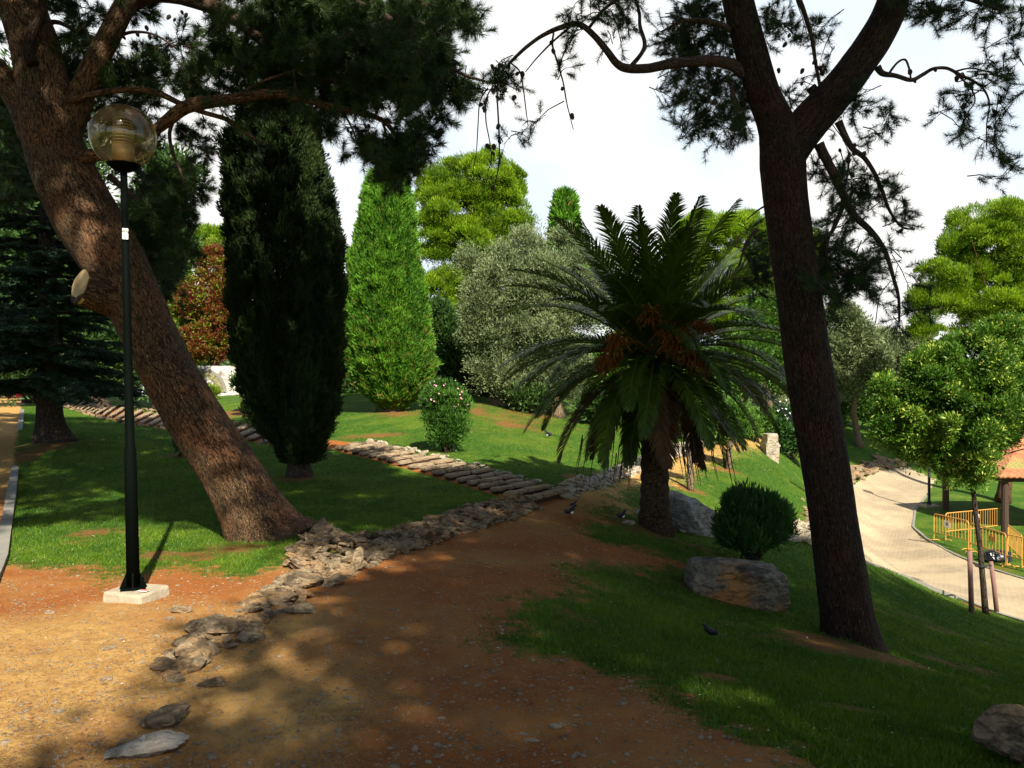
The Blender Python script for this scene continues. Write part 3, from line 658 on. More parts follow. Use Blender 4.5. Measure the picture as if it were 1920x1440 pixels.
lmass = [(470,60,110,70,1.3),(440,120,80,60,1.0),(560,60,110,80,2.0,.3),(600,130,110,70,2.2,.3),(690,70,120,90,2.4,.3),(700,160,110,60,2.2,.3),(800,110,75,85,2.0),(780,60,90,70,2.2),(850,25,70,32,1.5),(880,60,30,30,.8),
 (830,180,60,35,1.2),(860,150,50,35,1.0),(650,215,80,30,.7),(735,240,80,35,.6),(800,220,45,25,.9),(720,290,50,45,2.0),(765,300,50,45,1.8),(735,320,45,30,2.2),(690,270,30,30,.8),(795,270,35,30,.9),(640,260,30,35,.35),(600,220,40,40,.6),
 (520,170,60,50,1.6,.3),(480,130,60,40,1.3,.3),(330,90,60,35,.9,.5),(260,130,70,55,1.2,.6),(330,150,70,50,1.3,.6),(210,110,40,50,1.0,.6),(390,140,45,40,.8,.5),(190,190,35,55,1.1,.6),(250,210,60,50,1.3,.6),(330,230,50,35,.5,.5),(400,225,40,30,.4,.4),
 (290,290,40,35,.5,.5),(350,280,50,35,.3,.3),(400,300,35,35,.3,.3),(270,340,60,50,1.4,.8),(330,370,60,50,1.5,.8),(270,420,70,60,1.7,.9),(345,420,40,45,1.1,.8),(310,480,60,50,1.7,.9),(240,480,40,50,1.5,.9),(360,330,30,40,.4,.5),(300,540,40,40,1.2,1.0),
 (90,20,60,40,.8,.5),(150,50,60,50,.8,.5),(260,20,50,40,.6,.5),(150,130,50,50,.8,.6),(110,150,30,60,.7,.6),(-40,60,40,60,.8,.4),(20,230,50,60,1.2,.8),(20,330,40,60,1.4,.9),
 (620,-70,330,90,1.8,.3),(150,-110,260,90,1.3,.3),(400,-220,420,90,1.3,.2)]
vs, f, t, sticks = shoots(lmass, DL+.55, 4.4, rg, L=.125, w=.0066, shoot=.22, dvar=1.3, nper=110)
mesh_np('foliage', vs, f, M['pine_needle'], LP, attrs={'tint': t}); sticks.build('twigs', M['twig'], LP)

# ------------------------------------------------------------------ unseen umbrella pines added around the camera, crowns shaped to cast the foreground shade
off = sdir[:2]/sdir[2]
rg = np.random.default_rng(3); Hc = 11.5
cells = []
def lit_hole(x, y):   # sunlit ground in the picture
    if y > -.2 and y < 9.6 and x < -1.35-.12*(y-3.4) and x > -6.8: return True
    return False
def shade(x, y):
    if lit_hole(x, y): return False
    if y < -6 or abs(x) > 22: return False
    if x < -7: return y < 26
    if x < -2: return y < 14.6
    if x < 3.3: return y < 13.8
    if x < 9: return y < 13.2
    if x < 13: return y < 13
    return y < 9
for gx in np.arange(-20, 20, .86):
    for gy in np.arange(-6, 26, .86):
        if shade(gx, gy):
            q = np.array([gx, gy])+off*Hc+rg.normal(size=2)*.22; z = Hc+rg.uniform(-.5, .9)
            if q[1] > 0 and abs(q[0]) < .66*q[1]+1 and z < EYE+.51*q[1]+1.4: continue
            cells.append([q[0], q[1], z+H1(0, 0)])
for gx in np.arange(-5, 16, .9):
    for gy in np.arange(-6, 13, .9):
        if shade(gx-.9, gy) and shade(gx, gy):
            q = np.array([gx+.4, gy+.4])+off*(Hc+1.8)+rg.normal(size=2)*.2; z = Hc+1.8
            if q[1] > 0 and abs(q[0]) < .66*q[1]+1 and z < EYE+.51*q[1]+1.4: continue
            cells.append([q[0], q[1], z])
cells = np.array(cells)
UT = [(-12,-9),(-3.5,-11),(5,-8.5),(13,-9),(19,-2),(-8.5,-2.2),(-14,4),(8.5,1.5),(-9.5,8.5)]
own = np.argmin(((cells[:, None, :2]-np.array(UT)[None])**2).sum(-1), 1)
for k, (ux, uy) in enumerate(UT):
    C = cells[own == k]
    if len(C) == 0: continue
    base = np.array([ux, uy, H1(ux, uy)])
    r_ = tree_root('unseen_shade_pine', base, ['added shade-casting umbrella pine far behind on the left','added shade-casting umbrella pine directly behind the path','added shade-casting umbrella pine behind the path on its right side','added shade-casting umbrella pine behind near the lower slope','added shade-casting umbrella pine beside the lower road','added shade-casting umbrella pine left of the lamp post','added shade-casting umbrella pine beyond the left path','added shade-casting umbrella pine on the slope right of the dark pine','added shade-casting umbrella pine beside the far end of the left kerb'][k], group='unseen shade-casting pines added around the viewpoint')
    mb = MB(); limbs(mb, base-[0, 0, .1], [ux+.3, uy, Hc-1.2], C, .28, 14, rg, k); mb.build('trunk', M['pine_bark'], r_, True)
    clump_crown('crown', r_, C, .80, 250, .30, .10, M['shade_canopy'], up=.2, rnd=.8, flat=.55, inner=.1, rng=rg)
# ------------------------------------------------------------------ lamp post
lp = G(250, 1122); DLp = lp[1]
LAMP = empty('lamp_post', tuple(lp)); tag(LAMP, 'dark green lamp post with an amber glass globe, on a concrete block', 'street lamp')
sc_ = DLp/FPX
mb = MB()
bs = [(-45,22),(50,20),(56,-16),(-34,-18)]          # irregular block
zt = lp[2]+.085
bl = np.array([[lp[0]-.18, lp[1]-.12, zt-.0], [lp[0]+.14, lp[1]-.19, zt-.02], [lp[0]+.23, lp[1]+.13, zt-.005], [lp[0]-.11, lp[1]+.17, zt+.005]])
bb = bl.copy(); bb[:, :2] = (bb[:, :2]-lp[:2])*1.1+lp[:2]; bb[:, 2] = lp[2]-.1
mb.add(np.r_[bl, bb], np.array([[0, 1, 2, 3], [0, 4, 5, 1], [1, 5, 6, 2], [2, 6, 7, 3], [3, 7, 4, 0]]))
bo = mb.build('base_block', M['concrete'], LAMP)
bv = bo.modifiers.new('b', 'BEVEL'); bv.width = .018; bv.segments = 2
top = P(232, 318, DLp); bot = np.array([lp[0], lp[1], zt])
ax = unit(top-bot)
mb = MB(); hgt_ = np.linalg.norm(top-bot)
ts = np.array([0, .33, .335, .62, 1.0]); rs = np.array([.050, .045, .036, .031, .026])
add_tube(mb, [bot+ax*hgt_*t_ for t_ in ts], rs, 20); mb.build('pole', M['green_metal'], LAMP, True)
mb = MB()
for a_ in range(4):
    an = a_*PI/2+.4; d_ = np.array([math.cos(an), math.sin(an), 0])*.72; s2 = np.array([-math.sin(an), math.cos(an), 0])*.005
    q = [bot+d_*.04, bot+d_*.14, bot+d_*.045+ax*.16]
    V = np.array([p+s2 for p in q]+[p-s2 for p in q]); mb.add(V, [np.array([[0, 1, 2], [3, 5, 4]]), np.array([[0, 3, 4, 1], [1, 4, 5, 2], [2, 5, 3, 0]])])
box(mb, bot+[0, 0, .007], (.09, .09, .007), .4)
mb.F = {k_: v_ for k_, v_ in mb.F.items()}; mb.A = {}; mb.build('base_flange', M['green_metal'], LAMP)
mb = MB()
for a_ in range(4):
    an = a_*PI/2+.4+PI/4; p_ = bot+np.array([math.cos(an), math.sin(an), 0])*.095+[0, 0, .012]; mb = MB(); add_tube(mb, [p_, p_+[0, 0, .05]], [.009, .009], 6); mb.build('anchor_bolt', M['green_metal'], LAMP)
gc_ = P(231, 257, DLp); gr = 59*sc_
def sphere(c, r, nu=40, nv=24, v0=0, v1=PI, sc=(1, 1, 1)):
    th = np.linspace(v0, v1, nv); ph = np.arange(nu)/nu*2*PI
    V = np.stack([np.sin(th)[:, None]*np.cos(ph), np.sin(th)[:, None]*np.sin(ph), np.cos(th)[:, None]+0*ph], -1).reshape(-1, 3)*r*np.array(sc)+c
    k = np.arange(nv*nu).reshape(nv, nu); k2 = np.roll(k, -1, 1); return V, np.stack([k[:-1], k[1:], k2[1:], k2[:-1]], -1).reshape(-1, 4)
m = new_mat('amber_glass'); b = NB(m)
g1 = b.n('ShaderNodeBsdfTransparent'); g1.inputs[0].default_value = (.80,.72,.55,1)
g2 = b.n('ShaderNodeBsdfGlossy'); g2.inputs[0].default_value = (.9,.8,.65,1); g2.inputs[1].default_value = .06
g3 = b.n('ShaderNodeBsdfTranslucent'); g3.inputs[0].default_value = (.40,.29,.13,1)
g4 = b.n('ShaderNodeBsdfDiffuse'); g4.inputs[0].default_value = (.17,.125,.06,1)
lw = b.n('ShaderNodeLayerWeight', i_Blend=.35)
m0 = b.n('ShaderNodeMixShader', i_0=.5); b.t.links.new(g3.outputs[0], m0.inputs[1]); b.t.links.new(g4.outputs[0], m0.inputs[2])
m1 = b.n('ShaderNodeMixShader', i_0=.30); b.t.links.new(g1.outputs[0], m1.inputs[1]); b.t.links.new(m0.outputs[0], m1.inputs[2])
m2 = b.n('ShaderNodeMixShader'); b.t.links.new(b.math('ADD', b.math('MULTIPLY', lw.outputs['Fresnel'], .5), .05), m2.inputs[0]); b.t.links.new(m1.outputs[0], m2.inputs[1]); b.t.links.new(g2.outputs[0], m2.inputs[2])
b.out(m2.outputs[0]); M['glass'] = m
V, Fg = sphere(gc_, gr, 48, 30, .02, PI-.42); mesh_np('globe', V, Fg, M['glass'], LAMP, True)
M['louvre'] = simple('louvre_metal', (.62,.50,.32), .4, .0, .08, 5)
mb = MB(); u_ = gr
add_tube(mb, [gc_-[0, 0, u_*.86], gc_-[0, 0, u_*.28]], [u_*.33, u_*.33], 28)
mb.build('lamp_holder', M['louvre'], LAMP, True)
mb = MB()
for k in range(9):
    z = gc_+[0, 0, u_*(-.24+k*.098)]; r1 = u_*.34*(1-.012*k)
    add_tube(mb, [z-[0, 0, u_*.022], z+[0, 0, u_*.018], z+[0, 0, u_*.030]], [r1, r1*.94, r1*.6], 28)
mb.build('louvre', M['louvre'], LAMP, True)
mb = MB(); add_tube(mb, [gc_-[0, 0, u_*.3], gc_+[0, 0, u_*.60]], [u_*.22, u_*.22], 20); mb.build('louvre_core', M['post'], LAMP, True)
mb = MB(); add_tube(mb, [gc_-[0, 0, u_*1.06], gc_-[0, 0, u_*.93], gc_-[0, 0, u_*.86]], [u_*.28, u_*.44, u_*.50], 28); mb.build('globe_collar', M['green_metal'], LAMP, True)
# number sticker on the pole
def decal(name, c, nrm, up, w, h, mat, parent, th=.002):
    nrm = unit(np.array(nrm, float)); up = np.array(up, float); up = unit(up-nrm*(up@nrm)); rt = np.cross(up, nrm)
    q = [c-rt*w/2-up*h/2, c+rt*w/2-up*h/2, c+rt*w/2+up*h/2, c-rt*w/2+up*h/2]; V = np.array([p+nrm*th for p in q]+q)
    return mesh_np(name, V, np.array([[0, 1, 2, 3], [0, 4, 5, 1], [1, 5, 6, 2], [2, 6, 7, 3], [3, 7, 4, 0]]), mat, parent)
pc = bot+ax*(np.linalg.norm(P(233,440,DLp)-bot)); tocam = unit(np.array([0-pc[0], -pc[1], 0]))
st = decal('number_sticker', pc+tocam*.0375, tocam, (0, 0, 1), .042, .085, M['white'], LAMP)
def text_mesh(name, s_, size, c, nrm, mat, parent, up=(0, 0, 1)):
    cu = bpy.data.curves.new(name, 'FONT'); cu.body = s_; cu.size = size; cu.align_x = 'CENTER'; cu.align_y = 'CENTER'; cu.extrude = .0006
    t_ = bpy.data.objects.new(name, cu); COL.objects.link(t_); bpy.context.view_layer.update()
    me = bpy.data.meshes.new_from_object(t_.evaluated_get(bpy.context.evaluated_depsgraph_get())); bpy.data.objects.remove(t_)
    nrm = unit(np.array(nrm, float)); up = unit(np.array(up, float)); rt = np.cross(up, nrm)
    V = np.array([v.co[:] for v in me.vertices]); Wd = c+V[:, :1]*rt+V[:, 1:2]*up+V[:, 2:3]*nrm
    base = np.zeros(3); p = parent
    while p is not None: base += np.array(p.location); p = p.parent
    me.vertices.foreach_set('co', (Wd-base).astype(np.float32).ravel()); me.materials.clear(); me.materials.append(mat); me.update()
    return link(bpy.data.objects.new(name, me), parent)
text_mesh('sticker_number', '46', .046, pc+tocam*.0405+[0, 0, .018], tocam, M['black'], st)
m_ = simple('red_white_label', (.7,.12,.08), .5); st2 = mesh_np('label_sticker', np.array([bl.mean(0)+np.array(q_) for q_ in [(.05,-.10,.002),(.13,-.11,.0),(.145,-.065,.002),(.065,-.055,.004)]]), np.array([[0, 1, 2, 3]]), M['white'], bo)
cc_ = bl.mean(0); st3 = mesh_np('label_print', np.array([cc_+np.array(q_) for q_ in [(.07,-.085,.006),(.13,-.09,.005),(.14,-.07,.006),(.075,-.065,.008)]]), np.array([[0, 1, 2, 3]]), m_, bo)

# ------------------------------------------------------------------ palm
pb = G(1228, 995); DP = pb[1]
PALM = tree_root('palm_tree', pb, 'stout date palm with drooping fronds and orange fruit stalks in the middle of the slope', 'palm tree')
uP = DP/FPX
pc0 = P(1226, 672, DP)
mb = MB(); zs = np.linspace(-.15, pc0[2]-pb[2], 60); rr = []
for z in zs:
    base_ = .20+.10*math.exp(-max(z, 0)/.22); rr.append(base_*(1+.05*math.sin(z*34))+ (0.10*max(0, z-1.9) if z > 1.9 else 0))
add_tube(mb, np.c_[pb[0]+(pc0[0]-pb[0])*zs/zs[-1], np.full(60, pb[1]), pb[2]+zs], rr, 28, .10, seed=12)
mb.build('trunk', M['palm_bark'], PALM, True)
rg = np.random.default_rng(21)
mb = MB()        # stubs of cut fronds below the crown
for k in range(60):
    a = k*2.4; z = pc0[2]-.15-.9*rg.random(); o_ = np.array([math.cos(a), math.sin(a), 0]); p_ = np.array([pc0[0], pc0[1], z])+o_*.20
    add_tube(mb, [p_, p_+o_*.10+[0, 0, .08], p_+o_*.16+[0, 0, .17]], [.06, .045, .03], 6, .1, seed=k)
mb.build('frond_stubs', M['palm_bark'], PALM)
def frond(e0, az, Lf, bend, mat, leaf=.34, nl=96, name='frond', wid=.026):
    n = 26; s_ = np.linspace(0, 1, n); el = e0-bend*s_**1.35; el = np.maximum(el, math.radians(-86)); ds = Lf/(n-1)
    o_ = np.array([math.cos(az), math.sin(az), 0]); dirs = np.cos(el)[:, None]*o_+np.sin(el)[:, None]*np.array([0, 0, 1.])
    c0 = pc0+o_*.16+np.array([0, 0, .16*math.sin(e0)]); pts = c0+np.r_[[[0, 0, 0]], np.cumsum(dirs[:-1]*ds, axis=0)]
    side0 = np.array([-o_[1], o_[0], 0]); pts = pts+side0*(rg.normal()*.12*s_**2)[:, None]
    mb = MB(); V_, F_, bk = tube(pts, np.interp(s_, [0, .15, 1], [.032, .018, .004]), 5, cap=False); mb.add(V_, F_, tint=np.full(len(V_), .95))
    t = np.linspace(.10, .995, nl); P0 = np.stack([np.interp(t, s_, pts[:, i]) for i in range(3)], 1); T = unit(np.stack([np.interp(t, s_, dirs[:, i]) for i in range(3)], 1))
    up_ = unit(np.cross(side0[None], T)); up_ = np.where((up_[:, 2:3] < 0) & (abs(e0) < 1.2), -up_, up_)
    prof = np.sin(np.clip(t*.88+.12, 0, 1)*PI)**.55
    for sg in (-1, 1):
        Vd = side0*sg*.72+T*(.62+.6*t[:, None])+up_*.30+rg.normal(size=(nl, 3))*.07
        Ll = leaf*prof*rg.uniform(.85, 1.1, nl)+.03; Vd = unit(Vd)
        mid = P0+Vd*Ll[:, None]*.55; tip = mid+unit(Vd+np.array([0, 0, -.42]))*Ll[:, None]*.5
        wv = np.cross(Vd, up_); wv = unit(wv)*wid/2
        vs = np.stack([P0-wv*.5, P0+wv*.5, mid+wv, mid-wv, tip], 1).reshape(-1, 3); k = np.arange(nl)*5
        ti = np.repeat(rg.uniform(0, .8, nl), 5)
        mb.add(vs, [np.stack([k, k+1, k+2, k+3], -1), np.stack([k+3, k+2, k+4], -1)], tint=ti)
    return mb.build(name, mat, PALM)
nf = 98
for i in range(nf):
    f_ = i/(nf-1); e0 = math.radians(np.interp(f_, [0, .10, .38, .66, .86, 1], [84, 64, 32, 4, -24, -50])+rg.normal()*5); az = i*2.39996+rg.normal()*.1
    Lf = np.interp(f_, [0, .25, .5, .75, 1], [2.15, 2.4, 2.35, 2.05, 1.6])*rg.uniform(.92, 1.08); bend = math.radians(np.interp(f_, [0, .3, .6, .8, 1], [18, 48, 66, 62, 34])+rg.normal()*7)
    mat = M['palm']
    if f_ > .5 and rg.random() < .2: mat = M['palm_yellow']
    if f_ > .80 and rg.random() < .55: mat = M['palm_dead']
    o = frond(e0, az, Lf, bend, mat, leaf=.40 if f_ < .5 else .34, wid=.023)
    if mat is M['palm_dead']: o['label'] = 'dry brown hanging frond'
    elif mat is M['palm_yellow']: o['label'] = 'frond turning yellow'
# bare hanging frond tips / dead stalk ends
for k in range(46):
    a = rg.uniform(0, 2*PI); r0 = rg.uniform(.35, 1.35); p_ = np.array([pc0[0]+math.cos(a)*r0, pc0[1]+math.sin(a)*r0, pb[2]+rg.uniform(1.2, 1.5)])
    l_ = rg.uniform(.35, .75); mb = MB(); add_tube(mb, [p_, p_+[math.cos(a)*.05, math.sin(a)*.05, -l_*.5], p_+[math.cos(a)*.12, math.sin(a)*.12, -l_]], [.009, .007, .003], 4, cap=False); mb.build('hanging_stalk', M['twig'], PALM)
for k, (px, py, dd) in enumerate([(1160,655,-.55),(1150,690,-.5),(1255,638,-.6),(1270,660,-.55),(1305,630,-.5),(1300,690,-.45),(1218,610,-.6)]):
    mb = MB(); c0 = pc0+np.array([0, -.15, .05]); q = P(px, py, DP+dd-.3); n = 90
    mid = (c0+q)/2+[0, 0, .14]; V_, F_, _b = tube([c0, mid, q+[0, 0, .1]], [.02, .016, .01], 5, cap=False); mb.add(V_, F_, tint=np.full(len(V_), .6))
    for j in range(n):
        s0 = q+[0, 0, .1]+rg.normal(size=3)*.03; d_ = unit(rg.normal(size=3)*[1, .8, .5]+(q-c0)*.9+[0, 0, .35]); l_ = rg.uniform(.16, .34)
        V_, F_, _b = tube([s0, s0+d_*l_*.55, s0+d_*l_*.9+[0, 0, -.12*l_/.3]], [.009, .008, .005], 4, cap=False); mb.add(V_, F_, tint=np.full(len(V_), rg.uniform(0, 1)))
    mb.build('fruit_stalk', M['fruit'], PALM)

# ------------------------------------------------------------------ columnar cypresses
def column(root, prof, D, n, L, w, mat, cx0=None, seed=0, name='crown', bump=.16, ysc=.9, shell=.16, f2amp=1.0):
    """prof: (py, left px, right px) rows, top to bottom, at depth D"""
    rg = np.random.default_rng(seed); pr = np.array(prof, float); py = pr[:, 0]; z = EYE-(py-HOR)/FPX*D
    zt, zb = z[0], z[-1]; cxs = (pr[:, 1]+pr[:, 2])/2; rw = (pr[:, 2]-pr[:, 1])/2/FPX*D; xs = (cxs-960)/FPX*D
    zz = np.linspace(zb, zt, 400); rz = np.interp(zz, z[::-1], rw[::-1]); cw_ = np.cumsum(rz+.05); cw_ /= cw_[-1]
    u = np.interp(rng_u := rg.random(n), cw_, zz); r0 = np.interp(u, z[::-1], rw[::-1]); xc = np.interp(u, z[::-1], xs[::-1])
    a = rg.uniform(0, 2*PI, n); cs, sn = np.cos(a), np.sin(a)
    fl = fbm(np.c_[cs*2.4, sn*2.4, u*.55], 1.6, 3, seed)-.5; f2 = fbm(np.c_[cs*r0*3, sn*r0*3, u*2.2], 1.8, 3, seed+3)-.5
    rr = r0*(1+bump*1.5*fl)+f2*.34*min(1, D/18)*f2amp-np.abs(rg.normal(size=n))*shell
    rr = np.maximum(rr, .02)
    S0 = np.c_[xc+cs*rr, D+sn*rr*ysc, u]
    V = np.c_[cs*.6, sn*.6, np.full(n, 1.0)]+rg.normal(size=(n, 3))*.42
    t = np.clip(.45+f2*1.1+fl*.6+rg.uniform(-.3, .3, n), 0, .95); t = np.where(rg.random(n) < .02+.22*np.clip(1-(u-zb)/(zt-zb)*2.2, 0, 1)*(f2 > -.02), .99, t)
    vs, f = quad_leaves(S0, V, L*rg.uniform(.5, 1.6, n), w*rg.uniform(.7, 1.3, n), rng=rg)
    return mesh_np(name, vs, f, mat, root, attrs={'tint': np.repeat(t, 4)})
b0 = G(560, 893); D0 = b0[1]
T = tree_root('cypress', b0, 'nearly black cypress standing in the shade between the leaning pine and the stone steps', 'cypress')
mb = MB(); add_tube(mb, [P(562,902,D0), P(560,868,D0), P(556,800,D0), P(550,600,D0), P(545,330,D0)], [.24, .19, .17, .12, .04], 14, .16, nsub=3, seed=3, flare=.3); mb.build('trunk', M['dark_bark'], T, True)
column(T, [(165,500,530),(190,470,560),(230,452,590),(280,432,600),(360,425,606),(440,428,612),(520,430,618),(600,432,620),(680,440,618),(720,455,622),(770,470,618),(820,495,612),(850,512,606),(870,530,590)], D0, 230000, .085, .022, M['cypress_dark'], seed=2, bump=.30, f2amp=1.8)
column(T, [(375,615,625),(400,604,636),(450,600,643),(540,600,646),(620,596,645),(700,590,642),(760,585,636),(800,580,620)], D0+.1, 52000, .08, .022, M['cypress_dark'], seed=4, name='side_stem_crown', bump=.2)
b0 = G(735, 771); D0 = b0[1]
T = tree_root('cypress', b0, 'bright green sunlit cypress with a rounded foot, beside the flowering shrub', 'cypress')
mb = MB(); add_tube(mb, [P(736,780,D0), P(736,740,D0), P(733,400,D0)], [.34, .28, .08], 14, .12, nsub=3, seed=3); mb.build('trunk', M['grey_bark'], T, True)
column(T, [(318,705,742),(335,690,762),(400,677,776),(450,668,780),(500,657,788),(560,649,798),(620,646,806),(680,650,812),(710,662,806),(735,680,795),(752,700,780),(768,718,760)], D0, 260000, .125, .032, M['cypress'], seed=5, bump=.18, shell=.2, f2amp=1.3)
b0 = np.array([*P(1058, 600, 47)[:2], 0]); b0[2] = H1(b0[0], 47)
T = tree_root('cypress', b0, 'slim distant cypress rising above the silvery olive trees', 'cypress')
mb = MB(); add_tube(mb, [b0, P(1058,380,47)], [.3, .05], 10); mb.build('trunk', M['grey_bark'], T, True)
column(T, [(362,1044,1070),(372,1040,1078),(410,1034,1083),(450,1032,1088),(520,1028,1090),(600,1025,1092)], 47, 30000, .32, .09, M['cypress'], seed=8, bump=.15, shell=.3)

# ------------------------------------------------------------------ broad crowned trees
def tree(name, label, base_px, D, ells, lobe, nlobe, per, L, w, mat, bark, r0=.2, cat='tree', topf=.6, seed=0, nl=9, group=None, base=None, **kw):
    rg = np.random.default_rng(seed+40)
    if base is None: base = G(*base_px, lo=D*.6) if D is None else None
    if base is None:
        x = (base_px[0]-960)/FPX*D; base = np.array([x, D, H1(x, D)])
    C = lobes_in(ells, D, lobe, nlobe, rng=rg, ydepth=kw.pop('ydepth', .8), fill=kw.pop('fill', .75))
    T = tree_root(name, base, label, cat, group)
    top = np.array([C[:, 0].mean(), C[:, 1].mean(), base[2]+(C[:, 2].max()-base[2])*topf])
    mb = MB(); limbs(mb, base-[0, 0, .08], top, C, r0, nl, rg, seed); mb.build('trunk', bark, T, True)
    clump_crown('crown', T, C, lobe, per, L, w, mat, rng=rg, **kw)
    return T
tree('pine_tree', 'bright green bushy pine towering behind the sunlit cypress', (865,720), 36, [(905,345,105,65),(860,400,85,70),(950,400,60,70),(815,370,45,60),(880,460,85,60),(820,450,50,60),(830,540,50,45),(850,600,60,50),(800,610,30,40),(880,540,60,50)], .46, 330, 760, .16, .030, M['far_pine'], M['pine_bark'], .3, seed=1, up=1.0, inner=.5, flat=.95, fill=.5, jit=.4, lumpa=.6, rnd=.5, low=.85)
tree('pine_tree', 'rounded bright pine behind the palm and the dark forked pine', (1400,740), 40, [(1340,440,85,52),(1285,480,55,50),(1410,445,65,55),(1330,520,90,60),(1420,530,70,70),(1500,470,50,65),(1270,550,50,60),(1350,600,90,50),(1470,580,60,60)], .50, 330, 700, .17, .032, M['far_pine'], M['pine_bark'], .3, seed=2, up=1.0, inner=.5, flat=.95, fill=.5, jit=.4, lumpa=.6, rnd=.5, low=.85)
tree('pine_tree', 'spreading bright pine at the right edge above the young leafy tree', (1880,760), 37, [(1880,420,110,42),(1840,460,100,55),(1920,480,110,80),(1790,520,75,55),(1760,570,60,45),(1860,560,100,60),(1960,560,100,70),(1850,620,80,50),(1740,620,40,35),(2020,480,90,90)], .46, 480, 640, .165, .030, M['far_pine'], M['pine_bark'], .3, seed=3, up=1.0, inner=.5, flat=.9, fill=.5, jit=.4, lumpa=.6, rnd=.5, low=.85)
tree('olive_tree', 'large silvery grey-green olive tree between the sunlit cypress and the palm', (1046,790), 27, [(945,540,85,70),(900,580,50,60),(1000,540,80,60),(1060,520,80,50),(930,620,60,60),(1010,610,80,60),(1090,580,50,60),(950,680,50,45),(955,715,45,35),(890,640,35,40),(1040,720,40,30),(878,500,24,26),(985,458,28,18),(1140,560,34,34),(905,700,24,24),(1075,740,26,18),(1060,680,60,50),(1010,700,40,40),(945,490,40,25),(1110,500,40,30)], .34, 520, 420, .105, .030, M['olive'], M['grey_bark'], .22, seed=4, up=.7, inner=.4, nl=14, fill=.5, flat=1.35, jit=.65)
tree('olive_tree', 'pale olive crown peeping up behind the other olive tree, below the slim cypress', (1020,740), 40, [(1065,450,32,26),(1000,470,30,22),(930,480,50,20),(1100,500,40,30),(1030,500,60,30)], .6, 40, 500, .2, .055, M['olive'], M['grey_bark'], .2, seed=5, up=.35)
tree('olive_tree', 'silvery tree behind the right edge of the dark forked pine trunk', (1611,805), 46, [(1580,600,40,45),(1600,650,45,50),(1560,670,50,60),(1630,690,40,45),(1600,720,50,30)], .75, 70, 700, .24, .065, M['olive'], M['grey_bark'], .22, seed=6, up=.4)
tree('olive_tree', 'grey-green tree in the gap between the dark forked pine and the leafy tree', (1675,790), 56, [(1660,650,45,35),(1690,690,50,50),(1640,720,40,40),(1720,660,40,40),(1680,740,60,30)], .9, 60, 500, .3, .08, M['olive'], M['grey_bark'], .25, seed=7)
tree('plum_tree', 'dark red-leaved plum tree behind the leaning pine', (400,735), 45, [(400,500,36,40),(380,560,55,50),(412,600,45,60),(385,645,55,42),(425,560,30,60)], .30, 340, 150, .17, .06, M['plum'], M['dark_bark'], .18, seed=8)
tree('green_tree', 'light green tree left of the red-leaved plum', (345,735), 46, [(335,565,36,45),(340,630,40,40),(355,670,40,20),(330,520,30,35),(395,470,34,26),(345,600,44,30)], .34, 260, 200, .19, .057, M['yellowgreen'], M['dark_bark'], .18, seed=9, flat=.55)
tree('pine_tree', 'small sunny pine top beyond the red-leaved plum', (405,730), 52, [(400,455,42,25),(385,480,35,25),(420,480,30,22)], .8, 34, 700, .3, .06, M['far_pine'], M['pine_bark'], .25, seed=10, up=.9)
tree('leafy_tree', 'dark leafy tree behind the trunk of the leaning pine', (300,765), 30, [(290,400,60,60),(300,480,70,70),(250,540,60,60),(320,340,50,60),(200,480,60,80),(260,620,50,50)], .9, 90, 500, .2, .08, M['darkgreen'], M['dark_bark'], .25, seed=11)
tree('leafy_tree', 'tall dark tree at the left edge behind the fir', (60,745), 34, [(60,250,110,90),(20,350,110,100),(120,330,80,90),(60,470,110,90),(160,560,70,80),(20,590,80,70),(90,170,70,60),(-60,300,80,200)], 1.3, 150, 500, .28, .11, M['darkgreen'], M['dark_bark'], .35, seed=12)
tree('leafy_tree', 'dark green tree filling the shade between the sunlit cypress and the olive', (860,745), 31, [(835,640,45,45),(860,690,60,40),(900,660,50,50),(820,600,30,30),(930,720,60,22)], .7, 70, 500, .2, .07, M['darkgreen'], M['dark_bark'], .2, seed=13)
tree('leafy_tree', 'fresh green tree between the palm and the dark forked pine', (1468,760), 38, [(1440,600,50,50),(1400,650,50,50),(1450,690,50,45),(1380,700,50,40),(1500,640,40,60),(1340,700,50,40)], .8, 90, 600, .2, .07, M['midgreen'], M['grey_bark'], .22, seed=14, group=None)
tree('leafy_tree', 'green tree right of the dark forked pine above the far lawn', (1560,780), 50, [(1590,760,60,30),(1550,740,50,40),(1640,770,50,25)], .8, 50, 500, .26, .09, M['midgreen'], M['grey_bark'], .2, seed=15)
tree('young_tree', 'young leafy tree with yellow-green tips tied between two stakes by the paved road', (1846,1148), None, [(1810,700,120,80),(1870,660,60,50),(1760,740,90,80),(1860,760,90,90),(1700,810,75,60),(1790,830,100,70),(1880,840,60,80),(1830,900,75,45),(1735,850,60,45),(1675,780,40,45),(1930,760,60,110),(1740,700,60,50)], .42, 250, 420, .17, .075, M['broad'], M['dark_bark'], .06, seed=16, up=.25, rnd=.8, nl=16, topf=.8) if False else None
tree('leafy_tree', 'dark tree mass low behind the fir, at the head of the steps', (200,765), 30, [(180,680,80,55),(60,640,80,70),(240,640,60,70),(120,600,90,70),(20,700,40,24),(270,700,40,30),(-40,620,60,90)], .9, 110, 420, .2, .08, M['darkgreen'], M['dark_bark'], .25, seed=31)
tree('leafy_tree', 'dark leafy tree in the shade behind the palm', (1190,760), 32, [(1180,600,60,50),(1230,650,60,60),(1150,690,60,45),(1280,690,60,50),(1200,730,70,30)], .8, 90, 480, .18, .065, M['midgreen'], M['dark_bark'], .2, seed=32)
tree('hedge_tree', 'hedge bush above the red barrier', (30,738), 60, [(20,712,45,22),(60,718,30,18)], .6, 30, 400, .3, .1, M['darkgreen'], M['dark_bark'], .1, cat='bush', seed=33)
